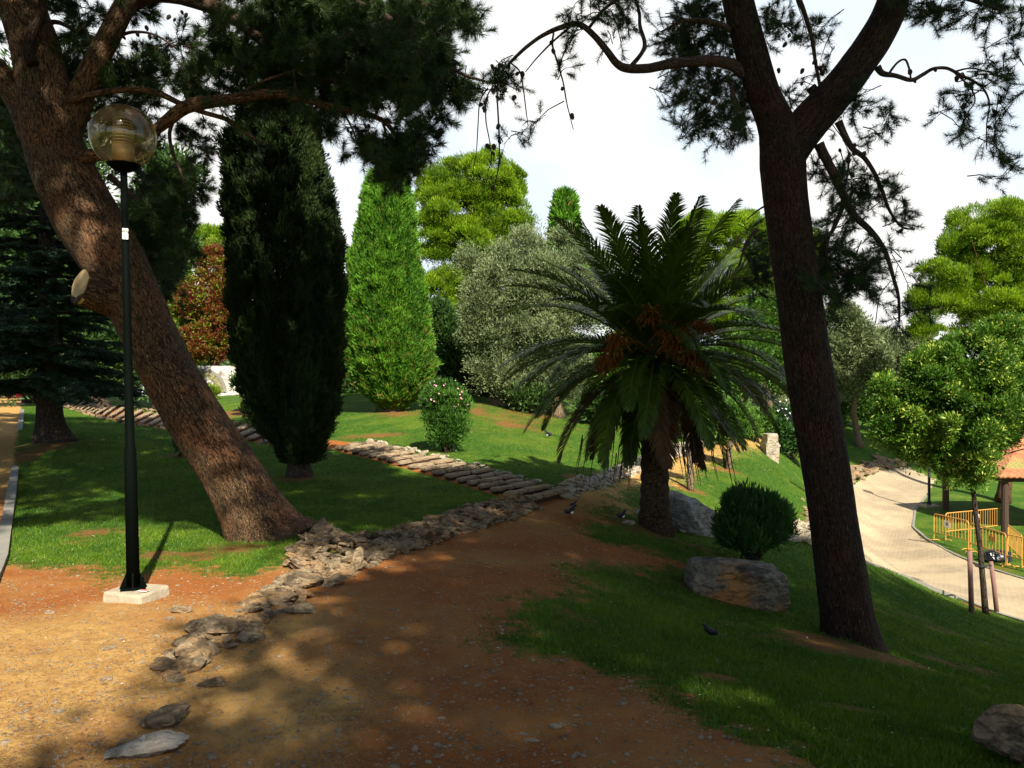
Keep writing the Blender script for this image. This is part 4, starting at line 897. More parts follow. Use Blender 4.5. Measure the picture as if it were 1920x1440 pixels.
def young():
    rg = np.random.default_rng(77); base = G(1846, 1150); D = base[1]
    T = tree_root('young_tree', base, 'young leafy tree with yellow-green tips, tied between two stakes by the paved road', 'tree')
    ells = [(1815,690,110,75),(1800,770,150,110),(1870,640,60,50),(1965,660,60,80),(1990,780,60,70),(1660,730,30,30),(1760,740,85,80),(1860,760,90,90),(1700,810,70,60),(1790,830,95,70),(1870,815,50,50),(1815,890,60,30),(1735,850,60,38),(1672,770,38,45),(1940,720,60,90),(1740,690,55,50),(1895,620,30,30)]
    C = lobes_in(ells, D, .27, 470, rng=rg, ydepth=.9, fill=.4)
    mb = MB(); Q = [P(1849,1158,D), P(1842,1080,D), P(1836,1010,D), P(1828,950,D), P(1822,880,D), P(1818,780,D), P(1815,680,D)]
    add_tube(mb, Q, [.075, .062, .057, .052, .045, .035, .012], 12, .1, nsub=3)
    for i in rg.choice(len(C), 26, replace=False):
        c = C[i]; zz = np.clip(c[2]-.6, Q[3][2]+.1, Q[-1][2]); a = Q[4]*1.0; a = np.array([np.interp(zz, [q[2] for q in Q], [q[0] for q in Q]), D, zz]); mid = (a+c)/2+[0, 0, .05]; add_tube(mb, [a, mid, c], [.022, .014, .006], 5, .1, nsub=2)
    mb.build('trunk', M['dark_bark'], T, True)
    clump_crown('crown', T, C, .27, 460, .095, .034, M['broad'], up=.5, rnd=.7, rng=rg, inner=.3)
    d1 = G(1822, 1150); d2 = G(1870, 1150)
    for b_, t_ in ((d1, (1818,1033)), (d2, (1858,1053))):
        o = MB(); tp = P(t_[0], t_[1], b_[1]); add_tube(o, [b_-[0, 0, .1], (b_+tp)/2, tp], [.055, .052, .048], 10, .08)
        ob = o.build('tree_stake', M['stake'], None, True)
        tag(ob, 'left purple-brown wooden stake holding the young tree' if t_[0] < 1840 else 'right purple-brown wooden stake holding the young tree', 'stake')
    o = MB(); c = P(1838, 1062, D); l = P(1819, 1050, d1[1]); r_ = P(1859, 1060, d2[1])
    add_tube(o, [l, (l+c)/2-[0, 0, .03], c, (c+r_)/2, r_], [.02]*5, 6, nsub=3); add_tube(o, [c+[-.07, -.07, 0], c+[.07, -.08, 0], c+[.09, .07, 0], c+[-.07, .07, 0], c+[-.07, -.07, 0]], [.018]*5, 6)
    tag(o.build('rubber_tie', M['black'], None, True), 'black rubber tie round the young tree and its two stakes', 'tree tie')
young()
# background belt so that no gap opens to the horizon
rg = np.random.default_rng(9)
belt = ['far left of everything, beyond the left path', 'beyond the left path, left of the fir', 'right behind the fir and the red barrier', 'between the fir and the leaning pine', 'beyond the arched wall', 'straight behind the black cypress', 'straight behind the sunlit cypress', 'behind the tall bushy pine',
        'behind the olive tree', 'behind the palm fronds on their left', 'behind the palm on its right side', 'behind the dark forked pine trunk', 'in the gap right of the forked pine trunk', 'behind the spreading pine at the right edge', 'beyond the right picture edge', 'farthest out to the right']
for k in range(16):
    a = -44+k*5.8+rg.normal()*.5; D_ = rg.uniform(62, 78); x = math.tan(math.radians(a))*D_; base = np.array([x, D_, H1(x, D_)])
    h = rg.uniform(4.5, 6.5)*(1.25 if a < -10 else .75)
    mt = [M['darkgreen'], M['midgreen'], M['darkgreen'], M['olive']][k % 4]
    T = tree_root('distant_tree', base, ['dark green', 'mid green', 'deep green', 'greyish'][k % 4]+' distant tree '+belt[k], group='distant trees behind the lawns')
    C = base+np.array([0, 0, h*.5])+rdir(44, rg)*np.array([3.7, 2.2, h*.42]); C = C[C[:, 2] > base[2]+.3]
    mb = MB(); limbs(mb, base, base+[0, 0, h*.7], C, .2, 5, rg, k); mb.build('trunk', M['dark_bark'], T, True)
    clump_crown('crown', T, C, 1.25, 420, .42, .17, mt, rng=rg)
# fir on the left with drooping plates of needles
fb = G(97, 826); DF = fb[1]
T = tree_root('fir_tree', fb, 'blue-green fir with layered drooping branches beside the left kerb', 'fir tree')
mb = MB(); add_tube(mb, [P(100,836,DF), P(95,800,DF), P(92,745,DF), P(88,500,DF), P(85,200,DF)], [.36, .27, .24, .17, .06], 16, .12, nsub=3, seed=2, flare=.4); mb.build('trunk', M['dark_bark'], T, True)
rg = np.random.default_rng(31); SS, VV2, TT = [], [], []; bm_ = MB()
for k in range(190):
    py = rg.uniform(230, 738); f_ = (py-240)/495; ln = (.8+2.0*f_)*rg.uniform(.6, 1.1); a = rg.uniform(0, 2*PI); o_ = np.array([math.cos(a), math.sin(a), 0])
    if py > 690: ln *= .75
    c0 = P(92, py, DF); s_ = np.linspace(0, 1, 12); zz = rg.uniform(-.1, .4)*s_-rg.uniform(.3, .9)*s_**2*ln*.5+.12*s_**3*ln
    pts = c0+o_*(s_*ln)[:, None]+np.array([0, 0, 1])*zz[:, None]
    V_, F_, bk = tube(pts, np.linspace(.035, .008, 12), 5, cap=False); bm_.add(V_, F_, bark=bk)
    sd = np.array([-o_[1], o_[0], 0]); nt_ = int(34*ln)
    for j in range(nt_):
        t = rg.uniform(.15, 1); p_ = np.array([np.interp(t, s_, pts[:, i]) for i in range(3)]); sg = rg.choice([-1, 1]); tw = (1-t*.7)*.55*ln*.5*rg.uniform(.5, 1)+.08
        d_ = unit(sd*sg*.8+o_*.6+np.array([0, 0, -.22+rg.normal()*.12])); m = int(60*tw/.3)+20; u = rg.random(m)
        SS.append(p_+d_*(tw*u)[:, None]); VV2.append(rg.normal(size=(m, 3))*[.6, .6, .25]+d_*.9+[0, 0, .35]); TT.append(np.full(m, rg.uniform(0, .7))+.3*u)
SS = np.concatenate(SS); vs, f = tri_needles(SS, np.concatenate(VV2), .065, .016, rg)
mesh_np('needle_branches', vs, f, M['fir'], T, attrs={'tint': np.repeat(np.concatenate(TT), 3)}); bm_.build('branches', M['dark_bark'], T)
# small lawn trees
def small_tree(label, base_px, pts, rs, ells, mat, seed, n=26, lobe=.3, per=260):
    base = G(*base_px); D = base[1]; T = tree_root('small_tree', base, label); rg = np.random.default_rng(seed)
    mb = MB(); Q = [P(p[0], p[1], D) for p in pts]; add_tube(mb, Q, rs, 12, .16, nsub=3, seed=seed)
    C = lobes_in(ells, D, lobe, n, rng=rg)
    for c in C[:8]: add_tube(mb, [Q[-1], (Q[-1]+c)/2+[0, 0, .1], c], [rs[-1]*.8, .02, .008], 5)
    mb.build('trunk', M['grey_bark'], T, True); clump_crown('crown', T, C, lobe, per, .10, .045, mat, rng=rg, inner=.3)
small_tree('thin grey-trunked tree half hidden by the palm, nearer of the two', (1294,919), [(1295,924),(1294,880),(1291,820),(1290,770)], [.075, .062, .055, .05], [(1290,740,50,35),(1320,790,35,18)], M['midgreen'], 3)
small_tree('thin crooked tree by the dirt path bend, farther of the two', (1366,879), [(1366,884),(1367,850),(1370,820),(1366,790)], [.085, .07, .06, .05], [(1368,775,38,26),(1345,795,30,14),(1390,800,40,14)], M['midgreen'], 4)
small_tree('slender tree on the lawn left of the black cypress', (460,782), [(460,786),(458,740),(461,690),(462,640)], [.09, .07, .06, .05], [(462,640,30,25),(452,720,12,20),(470,700,14,14)], M['darkgreen'], 5)
# ------------------------------------------------------------------ shrubs
def shrub(name, label, base_px, ells, n, per, lobe, L, w, mat, seed, flowers=None, nfl=0, fsz=.035, up=.6, group=None, ftop=False, hang=0):
    base = G(*base_px); D = base[1]; rg = np.random.default_rng(seed); T = tree_root(name, base, label, 'shrub', group)
    C = lobes_in(ells, D, lobe, n, rng=rg, ydepth=1.0, fill=.5)
    mb = MB()
    for c in C[::3]: add_tube(mb, [base+rg.normal(size=3)*[.06, .06, 0]-[0, 0, .05], (base+c)/2, c], [.016, .012, .005], 5)
    mb.build('stems', M['dark_bark'], T); clump_crown('foliage', T, C, lobe, per, L, w, mat, rng=rg, up=up, inner=.25)
    if nfl:
        zl = np.median(C[:, 2])
        for k in range(nfl):
            c = C[rg.integers(len(C))]
            if ftop and c[2] < zl and rg.random() < .75: c = C[np.argmax(C[:, 2]+rg.normal(size=len(C))*.25)]
            d = unit(rg.normal(size=3)+np.array([0, -1.2, .5])); p_ = c+d*lobe*1.15; s_ = fsz*rg.uniform(.6, 1.2)
            uu = unit(np.cross(d, [0, 0, 1.])); vv = np.cross(d, uu); q = []
            for j in range(10):
                r_ = s_*(1 if j % 2 == 0 else .72); q.append(p_+(math.cos(j*PI/5)*uu+math.sin(j*PI/5)*vv)*r_+d*s_*.3)
            mesh_np('flower', np.array(q+[p_]), np.array([[j, (j+1) % 10, 10] for j in range(10)]), flowers, T)
    return T
shrub('flowering_shrub', 'tall green shrub dotted with pink flowers beside the stone steps', (838,848), [(830,745,42,32),(838,790,46,38),(812,760,28,34),(862,755,24,26),(836,822,34,22)], 80, 430, .2, .075, .026, M['shrub'], 3, M['pink'], 60, .022, up=1.0, ftop=True)
shrub('round_shrub', 'round dark clipped shrub behind the flat boulder', (1411,1056), [(1411,985,70,54),(1400,960,50,40),(1435,968,48,36),(1385,1005,45,34),(1440,1005,42,30)], 130, 420, .15, .10, .017, M['shrub_dark'], 4, up=1.5)
shrub('dark_shrub', 'dark leafy shrub with white flowers right of the standing stone', (1482,862), [(1470,800,38,42),(1500,810,30,45),(1465,830,30,28),(1500,840,30,22)], 60, 420, .33, .13, .05, M['shrub_dark'], 5, M['whitefl'], 70, .055, ftop=True)
shrub('green_shrub', 'bright leafy shrub behind the standing stone at the path bend', (1412,828), [(1400,800,36,24),(1425,790,30,22),(1375,795,20,16)], 40, 380, .3, .12, .05, M['midgreen'], 6)
shrub('white_shrub', 'pale blossoming shrub behind the dark shrub and the standing stone', (1455,815), [(1450,775,30,22),(1470,765,25,20)], 30, 320, .32, .13, .04, M['olive'], 7, M['whitefl'], 80, .06)
shrub('small_shrub', 'little olive-coloured bush in front of the arched wall', (396,750), [(396,738,14,13)], 12, 260, .3, .13, .04, M['yellowgreen'], 8)
shrub('green_shrub', 'low green bush on the lawn at the left of the leaning pine foot', (338,856), [(345,835,22,16)], 12, 260, .13, .06, .03, M['shrub_dark'], 9)
for k, (px, py, r_, lab) in enumerate([(1560,795,30,'green bush at the top of the far lawn'),(1340,812,34,'leafy bush behind the palm beside the dirt path'),(1250,800,40,'dark bush behind the palm trunk'),(990,742,60,'dark bush under the olive tree'),(1130,770,50,'bush behind the left fronds of the palm'),(660,722,30,'low bush behind the black cypress')]):
    shrub('bush', lab, (px, py+r_*.5), [(px, py, r_, r_*.6)], 28, 300, .45, .16, .06, M['darkgreen'] if k not in (0, 1) else M['midgreen'], 20+k)

# ------------------------------------------------------------------ rocks, walls, steps, kerbs
def block(c, dims, rz=0, seed=0, e=.42, rough=.16, tilt=0, taper=.12):
    V, Fc = ico(5); q = np.sign(V)*np.abs(V)**e; q = q/np.maximum(1, np.abs(q).max(1, keepdims=True)); q = q*(1-taper*np.maximum(q[:, 2:3], 0)*np.array([1, 1, 0]))
    q = q*(1+rough*(fbm(V+seed, 1.6, 5, seed % 91)-.5)[:, None])+.10*(np.abs(fbm(q*np.array([1, 1, 1.8])+seed, 2.6, 5, seed % 83)-.5)[:, None])*V*-1.6
    v = q*np.array(dims); v[:, 2] += v[:, 0]*tilt
    return v@np.array([[math.cos(rz), math.sin(rz), 0], [-math.sin(rz), math.cos(rz), 0], [0, 0, 1]])+np.array(c), Fc
def boulder(name, label, px, py, wpx, h, dep, mat, seed, rz=0, group=None, sink=.3, tilt=0, planes=12, sharp=.75, D=None, cat='rock'):
    c = G(px, py); w = wpx/2/FPX*c[1]
    V, Fc = rock(c+[0, dep*.6, h*(1-sink)], (w, dep, h), rz, 4, seed, planes, .14, sharp, tilt)
    o = mesh_np(name, V-c, Fc, mat, None); o.location = c; return tag(o, label, cat, group)
c = G(1397, 1138); V, Fc = block(c+[.0, .3, .16], (.545, .32, .26), -.06, 7, .50, .34, -.10); o = mesh_np('boulder', V-c, Fc, M['rock']); o.location = c
tag(o, 'flat-topped ochre and grey boulder on the shaded lawn in front of the round shrub', 'rock')
boulder('boulder', 'pale wedge-shaped boulder leaning behind the palm trunk', 1288, 1000, 150, .34, .4, M['rock_grey'], 8, -.1, tilt=.35, planes=10)
boulder('boulder', 'grey rock cut off by the bottom right corner', 1945, 1455, 150, .16, .2, M['rock_wall'], 14, .3, planes=7, sharp=.7)
c = G(1444, 856); V, Fc = rock(c+[0, 0, .30], (.42, .36, .85), .0, 4, 31, 7, .30, 1.0)
V[:, 0] = c[0]+np.clip(V[:, 0]-c[0], -.23+.05*(V[:, 2] > c[2]+.45), .24-.07*(V[:, 2] > c[2]+.42))+.03*(fbm(V*3, 2, 2, 3)-.5); V[:, 2] = np.minimum(V[:, 2], c[2]+.76+.05*(V[:, 0]-c[0]))
o = mesh_np('standing_stone', V-c, Fc, M['rock_pale'], None); o.location = c; tag(o, 'upright block of pale stone on the lawn by the path bend', 'standing stone')
ledge = [(305,1362,100,.05,.09,'rock_wall','pale split rock lying flat near the lower left corner'),(262,1420,150,.045,.12,'rock_grey','flat grey rock lowest at the left of the path'),(348,1240,90,.075,.11,'rock_wall','wrinkled rock ledge at the terrace edge, below the largest flat one'),(400,1192,130,.06,.14,'rock_wall','largest flat rock slab at the edge of the left terrace'),(300,1256,70,.03,.09,'rock_wall','low brown rock just left of the wrinkled ledge'),(470,1205,60,.035,.08,'rock_wall','small sloping rock right of the largest slab'),
 (500,1135,110,.07,.15,'rock_wall','jagged outcrop half way between the lamp and the stone bank'),(556,1105,90,.08,.13,'rock_wall','blocky rock at the near end of the stone bank'),(560,1150,70,.035,.1,'rock_wall','thin tilted slab below the blocky rock'),(335,1150,40,.03,.06,'rock_wall','small stone beside the lamp post block'),(390,1290,60,.02,.08,'rock_wall','nearly buried stone at the edge of the path')]
for k, (px, py, w_, h_, d_, mt, lab) in enumerate(ledge): boulder('rock', lab, px, py, w_, h_, d_, M[mt], 60+k*3, random.uniform(-.5, .5), sink=.5, planes=12, group='rocks along the terrace edge')
for k, (px, py, w_, lab) in enumerate([(1355,1003,12,'small white stone at the foot of the palm, left of two'),(1280,1001,14,'small white stone right of the palm foot'),(1338,1004,26,'ochre stone under the wedge boulder'),(1180,985,24,'flat stone left of the palm foot'),(704,772,8,'white stone under the sunlit cypress'),(722,772,6,'small white stone beside another under the cypress'),(1195,965,16,'brown stone where path meets palm lawn')]): boulder('stone', lab, px, py, w_, .05*G(px, py)[1]/13, .08, M['rock_pale'], 90+k, 0)
def stone_bank(name, label, foot, topl, n, size, mat, seed, rise=0.0, cat='stone wall'):
    """rubble bank between a foot line and a top line (picture polylines)"""
    rg = np.random.default_rng(seed); fw = np.array([G(*p) for p in foot]); tw = np.array([G(*p) for p in topl]); tw[:, 2] += rise
    lf = np.r_[0, np.cumsum(np.linalg.norm(np.diff(fw, axis=0), axis=1))]; lt = np.r_[0, np.cumsum(np.linalg.norm(np.diff(tw, axis=0), axis=1))]
    mb = MB(); o_ = fw[0]; parts = n <= 100; T = empty(name, tuple(o_)) if parts else None
    for k in range(n):
        t = (k+rg.random())/n; r_ = rg.random()
        a = np.array([np.interp(t*lf[-1], lf, fw[:, i]) for i in range(3)]); b_ = np.array([np.interp(t*lt[-1], lt, tw[:, i]) for i in range(3)])
        c = a*(1-r_)+b_*r_; s_ = size*rg.uniform(.5, 1.35); d = fw[min(len(fw)-1, 1+int(t*(len(fw)-1)))]-fw[0]; rz = math.atan2(d[1], d[0])+rg.normal()*.6
        V, Fc = rock(c+[0, 0, rg.uniform(-.01, .04)], (s_*rg.uniform(.8, 1.5), s_*rg.uniform(.6, .9), s_*rg.uniform(.25, .5)), rz, 3 if k < n*.45 and size < .1 else 2, seed*100+k, 9, .24, .66, rg.normal()*.42)
        if parts: mesh_np('stone', V, Fc, mat, T)
        else: mb.add(V, Fc)
    if parts: return tag(T, label, cat)
    o = mb.build(name, mat, None); V0 = o_; me = o.data; co = np.empty(len(me.vertices)*3, np.float32); me.vertices.foreach_get('co', co); co = co.reshape(-1, 3)-V0.astype(np.float32); me.vertices.foreach_set('co', co.ravel()); o.location = V0
    return tag(o, label, cat)
stone_bank('rubble_wall', 'low bank of piled brown rubble between the left lawn and the dirt path', [(560,1110),(610,1102),(665,1078),(740,1045),(820,1018),(900,992),(960,975),(1012,955)], [(545,1035),(600,998),(650,1012),(730,1010),(800,985),(870,960),(930,945),(985,938)], 900, .088, M['rock_wall'], 2, .04)
stone_bank('rubble_wall', 'pale stone edging on the far side of the dirt path, from the steps to the palm', [(1055,938),(1085,930),(1130,915),(1165,900),(1195,888),(1240,876)], [(1050,916),(1080,912),(1120,902),(1155,886),(1190,874),(1240,858)], 190, .12, M['rock_pale'], 3, .12)
stone_bank('rubble_wall', 'stone edging of the dirt path seen behind the palm trunk', [(1240,868),(1290,848),(1340,832),(1390,820)], [(1240,855),(1290,838),(1340,824),(1390,812)], 120, .16, M['rock_pale'], 4, .15)
stone_bank('rubble_wall', 'short stretch of light stones right of the round shrub', [(1478,1014),(1500,1020),(1532,1022)], [(1482,990),(1505,990),(1532,996)], 46, .15, M['rock_pale'], 5, .1)
stone_bank('rock_bank', 'bank of brown rubble and dry leaves above the paved road, left of the forked pine', [(1500,1000),(1512,960),(1490,925)], [(1545,1000),(1545,950),(1520,915)], 98, .14, M['rock_wall'], 6, .0)
stone_bank('rock_bank', 'sunny rubble slope at the far bend of the paved road', [(1590,905),(1620,892),(1660,880),(1700,874)], [(1590,880),(1620,868),(1650,862),(1690,862)], 99, .32, M['rock_wall'], 7, .0)
# steps
stone_bank('rock_outcrop', 'broken layered rock outcrop running from the stone bank down past the lamp post', [(575,1120),(540,1150),(480,1185),(430,1215),(380,1250),(330,1285)], [(540,1085),(500,1105),(450,1130),(400,1165),(350,1195),(300,1235)], 150, .078, M['rock_wall'], 15, -.03, 'rock')
def pl(pts): 
    w = np.array([G(*p) for p in pts]); l = np.r_[0, np.cumsum(np.linalg.norm(np.diff(w, axis=0), axis=1))]; return w, l
def at_l(wl, t): return np.array([np.interp(t*wl[1][-1], wl[1], wl[0][:, i]) for i in range(3)])
def flight(name, label, nearl, farl, n, seed):
    rg = np.random.default_rng(seed); a_ = pl(nearl); b_ = pl(farl); T = empty(name, tuple(at_l(a_, 0))); tag(T, label, 'steps')
    for k in range(n):
        t = (k+.10)/n; t2 = (k+.54)/n; a0, a1, b0, b1 = at_l(a_, t), at_l(a_, t2), at_l(b_, min(1, t)), at_l(b_, min(1, t2))
        za = (a0[2]*.4+a1[2]*.6)+.085; zb_ = (b0[2]*.4+b1[2]*.6)+.085; mb = MB(); ns = rg.integers(2, 4); cuts = np.sort(np.r_[0, np.cumsum(rg.uniform(.7, 1.3, ns))]); cuts /= cuts[-1]
        for j in range(ns):
            u0, u1 = cuts[j]+.012, cuts[j+1]-.012; h0 = rg.normal()*.008
            q = [a0+(b0-a0)*u0, a0+(b0-a0)*u1, a1+(b1-a1)*u1, a1+(b1-a1)*u0]; m_ = 5; top_ = []
            edge = []
            for e in range(4):
                for s_ in range(3): edge.append(q[e]+(q[(e+1) % 4]-q[e])*(s_/3)+rg.normal(size=3)*[.009, .009, 0])
            ed = np.array(edge); E = len(ed); dn_ = (a0-a1)/max(np.linalg.norm(a0-a1), .01)
            ub = np.clip(((ed[:, :2]-a0[:2])@(b0-a0)[:2])/max((b0-a0)[:2]@(b0-a0)[:2], .01), 0, 1); h = za+(zb_-za)*ub+h0; tp = ed.copy(); tp[:, 2] = h+.004*rg.normal(size=E); cen = tp.mean(0); lowr = tp.copy(); inner = cen+(tp-cen)*.88; inner[:, 2] = tp[:, 2]+.010
            V = np.r_[inner, tp-[0, 0, .008], lowr-[0, 0, .040], [cen+[0, 0, .016]]]; k1 = np.arange(E); k2 = (k1+1) % E
            mb.add(V, [np.stack([k1, k2, np.full(E, 3*E)], -1), np.stack([k1+E, k2+E, k2, k1], -1), np.stack([k1+2*E, k2+2*E, k2+E, k1+E], -1)])
        stp = mb.build('step', M['step'], T); mb = MB()
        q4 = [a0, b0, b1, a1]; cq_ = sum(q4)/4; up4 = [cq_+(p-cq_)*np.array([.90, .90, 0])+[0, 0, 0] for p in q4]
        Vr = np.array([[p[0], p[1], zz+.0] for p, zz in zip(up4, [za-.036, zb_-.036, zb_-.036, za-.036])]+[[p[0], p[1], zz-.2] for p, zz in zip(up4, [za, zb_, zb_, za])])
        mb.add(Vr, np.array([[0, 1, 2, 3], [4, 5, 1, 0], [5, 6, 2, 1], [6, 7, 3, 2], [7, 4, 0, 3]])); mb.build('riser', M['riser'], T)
    return T
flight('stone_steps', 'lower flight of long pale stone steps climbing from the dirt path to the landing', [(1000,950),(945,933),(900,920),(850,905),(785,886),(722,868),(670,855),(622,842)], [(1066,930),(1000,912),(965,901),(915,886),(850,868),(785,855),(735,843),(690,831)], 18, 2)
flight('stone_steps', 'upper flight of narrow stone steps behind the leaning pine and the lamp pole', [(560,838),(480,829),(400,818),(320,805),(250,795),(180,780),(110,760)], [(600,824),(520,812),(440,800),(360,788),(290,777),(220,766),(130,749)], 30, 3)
stone_bank('stone_edging', 'row of rough edging stones along the far side of the lower steps', [(1072,926),(1003,908),(966,898),(916,883),(851,865),(786,852),(736,840),(691,829)], [(1068,922),(1000,905),(962,895),(912,880),(848,862),(783,849),(733,837),(690,826)], 80, .085, M['rock_pale'], 11, .03, 'stone edging')
stone_bank('stone_edging', 'row of edging stones along the near side of the upper steps', [(625,848),(560,842),(480,833),(400,822),(320,809),(250,799),(180,784),(120,765)], [(625,845),(560,839),(480,830),(400,819),(320,806),(250,796),(180,781),(120,762)], 98, .12, M['rock_wall'], 12, .03, 'stone edging')
stone_bank('stone_edging', 'edging stones along the far side of the upper steps', [(600,822),(520,810),(440,798),(360,786),(290,775),(220,764)], [(600,820),(520,808),(440,796),(360,784),(290,773),(220,762)], 80, .13, M['rock_wall'], 13, .05, 'stone edging')
# kerbs
def strip(name, label, pts, w, h, mat, cat='kerb', seg=None):
    wl = pl(pts); n = seg or int(wl[1][-1]/.9)+1; mb = MB()
    for k in range(n):
        a, c = at_l(wl, k/n), at_l(wl, (k+1)/n); d = c-a; L_ = np.linalg.norm(d[:2]); mid = (a+c)/2; rz = math.atan2(d[1], d[0]); 
        v = np.array([[x, y, z] for z in (-1, 1) for y in (-1, 1) for x in (-1, 1)], float)*[L_/2-.006, w/2, .5]
        v[:, 2] = np.where(v[:, 2] > 0, h, -.12)+v[:, 0]/max(L_, .01)*d[2]+random.gauss(0, .003)
        v[:, :2] = v[:, :2]@np.array([[math.cos(rz), math.sin(rz)], [-math.sin(rz), math.cos(rz)]]); v = v+mid
        mb.add(v, np.array([[0, 2, 3, 1], [4, 5, 7, 6], [0, 1, 5, 4], [2, 6, 7, 3], [0, 4, 6, 2], [1, 3, 7, 5]]))
    return tag(mb.build(name, mat), label, cat)
strip('kerb', 'grey concrete kerb between the left path and the lawn', [(-60,1180),(0,1056),(14,975),(27,890),(38,800),(44,752)], .12, .05, M['kerb'])
strip('kerb', 'thin dark stone edge along the near side of the paved road', [(1615,1052),(1700,1083),(1800,1122),(1860,1147),(1920,1166),(2050,1205)], .09, .03, M['kerb'])
strip('kerb', 'thin edge along the far side of the paved road below the barriers', [(2050,1118),(1920,1086),(1850,1064),(1790,1040),(1742,1014),(1712,988),(1716,958),(1738,930)], .09, .03, M['kerb'])

# ------------------------------------------------------------------ barriers
def barrier(label, p1, p2, h=.98, plate=None, nb=None):
    a = G(*p1); c = G(*p2); root = empty('crowd_barrier', tuple(a)); tag(root, label, 'barrier', 'yellow crowd barriers beside the paved road')
    d = c-a; L_ = np.linalg.norm(d); u = d/L_; up = np.array([0, 0, 1.]); r_ = .019; mb = MB(); k = .10
    pts = [a+up*.02, a+up*(h-k), a+up*(h-.03)+u*.03, a+up*h+u*k, c+up*h-u*k, c+up*(h-.03)-u*.03, c+up*(h-k), c+up*.02]
    add_tube(mb, pts, [r_]*8, 8); add_tube(mb, [a+up*.33, c+up*.33], [r_*.85]*2, 8); mb.A = {}; mb.build('frame', M['yellow'], root)
    n = nb or max(6, int(L_/.17)); mb = MB()
    for j in range(1, n): q = a+d*j/n; add_tube(mb, [q+up*.33, q+up*(h-.01)], [.009]*2, 6, cap=False)
    mb.A = {}; mb.build('bars', M['yellow'], root)
    nn = unit(np.cross(u, up))
    for q in (a+u*.04, c-u*.04):
        mb = MB(); add_tube(mb, [q-nn*.20+up*.01, q-nn*.14+up*.05, q+nn*.14+up*.05, q+nn*.20+up*.01], [.016]*4, 6); mb.A = {}; mb.build('foot', M['yellow'], root)
    if plate:
        t, mt = plate; q = a+d*t+up*.72; nn2 = nn if nn[1] < 0 else -nn
        pl_ = decal('plate', q+nn2*.03, nn2, up, .36, .24, M[mt], root, .006)
        decal('plate_mark', q+nn2*.0365, nn2, up, .12, .12, M['kerb'], pl_, .003)
barrier('leftmost yellow barrier in front, with a small white plate', (1751,1014), (1816,1032), plate=(.42, 'white'))
barrier('yellow barrier standing behind the leftmost one, with a white plate', (1773,1014), (1882,1000), plate=(.5, 'white'))
barrier('yellow barrier behind the young tree trunk, with a yellow plate', (1820,1036), (1886,1061), plate=(.62, 'yellow'))
barrier('yellow barrier at the right edge of the picture, nearest the corner', (1888,1062), (1965,1083))
barrier('yellow barrier behind the right-edge one, closing the enclosure', (1890,1040), (1916,1066))
c = G(1868, 1052); V, Fc = rock(c+[0, .0, .14], (.55, .3, .2), .1, 4, 55, 8, .35, .8); o = mesh_np('rubbish_bag', V-c, Fc, M['bag'], None, True); o.location = c; tag(o, 'crumpled black rubbish bag lying beside the yellow barriers', 'bag')
# ------------------------------------------------------------------ pavilion at the right edge
pv = G(1905, 1003); Dp = pv[1]; PV = empty('pavilion', tuple(pv)); tag(PV, 'open pavilion with a curved orange tile roof on dark timber posts', 'pavilion')
g0 = pv[2]; eave = P(1858, 893, Dp)[2]; x0 = P(1858, 893, Dp)[0]; Wd = 5.0; y0 = Dp-.6
m = new_mat('roof_tiles'); b = NB(m); g = b.n('ShaderNodeNewGeometry').outputs['Position']
n = b.noise(g, 5, 4); n2 = b.noise(g, 1.2, 3)
cc = b.mix(b.ramp(n, .3, .7), (.26,.085,.04), (.40,.17,.08)); cc = b.mix(b.ramp(n2, .5, .62), cc, (.22,.19,.06)); b.out(b.pbr(cc, .85, normal=b.bump(n, .01))); M['tiles'] = m
mb = MB(); apex = np.array([x0+Wd/2, y0+Wd/2, eave+1.75]); cor = [np.array([x0, y0, eave]), np.array([x0+Wd, y0, eave]), np.array([x0+Wd, y0+Wd, eave]), np.array([x0, y0+Wd, eave])]
for s_ in range(4):
    p_, q_ = cor[s_], cor[(s_+1) % 4]; nu = 90; nv = 22; V = []
    for j in range(nv+1):
        v_ = j/nv
        for i in range(nu+1):
            u_ = i/nu; base_ = p_+(q_-p_)*u_; w_ = base_+(apex-base_)*v_; ph = (u_-.5)*(1-v_)*5.0/.22*2*PI
            w_ = w_+np.array([0, 0, .045*abs(math.cos(ph/2))+.03*((v_*nv/1.0) % 2)/2-.12*math.sin(v_*PI)]); V.append(w_)
    k = np.arange((nv+1)*(nu+1)).reshape(nv+1, nu+1); mb.add(V, np.stack([k[:-1, :-1], k[:-1, 1:], k[1:, 1:], k[1:, :-1]], -1).reshape(-1, 4))
rf = mb.build('roof', M['tiles'], PV); sm = rf.modifiers.new('s', 'SOLIDIFY'); sm.thickness = .05
mb = MB()
for s_ in range(4):
    p_, q_ = cor[s_], cor[(s_+1) % 4]; c0 = (p_+q_)/2; d = q_-p_; ctr = (cor[0]+cor[2])/2; c0 = c0+(ctr-c0)*.16; box(mb, c0-[0, 0, .10], (Wd*.42, .06, .09), math.atan2(d[1], d[0]))
mb.A = {}; mb.build('beam', M['post'], PV)
for s_ in range(4):
    q_ = cor[s_]+(((cor[0]+cor[2])/2)-cor[s_])*.17; gz = H1(q_[0], q_[1]); mb = MB(); add_tube(mb, [[q_[0], q_[1], gz-.1], [q_[0], q_[1], eave-.02]], [.14, .12], 12, .08, seed=s_); mb.build('post', M['post'], PV)
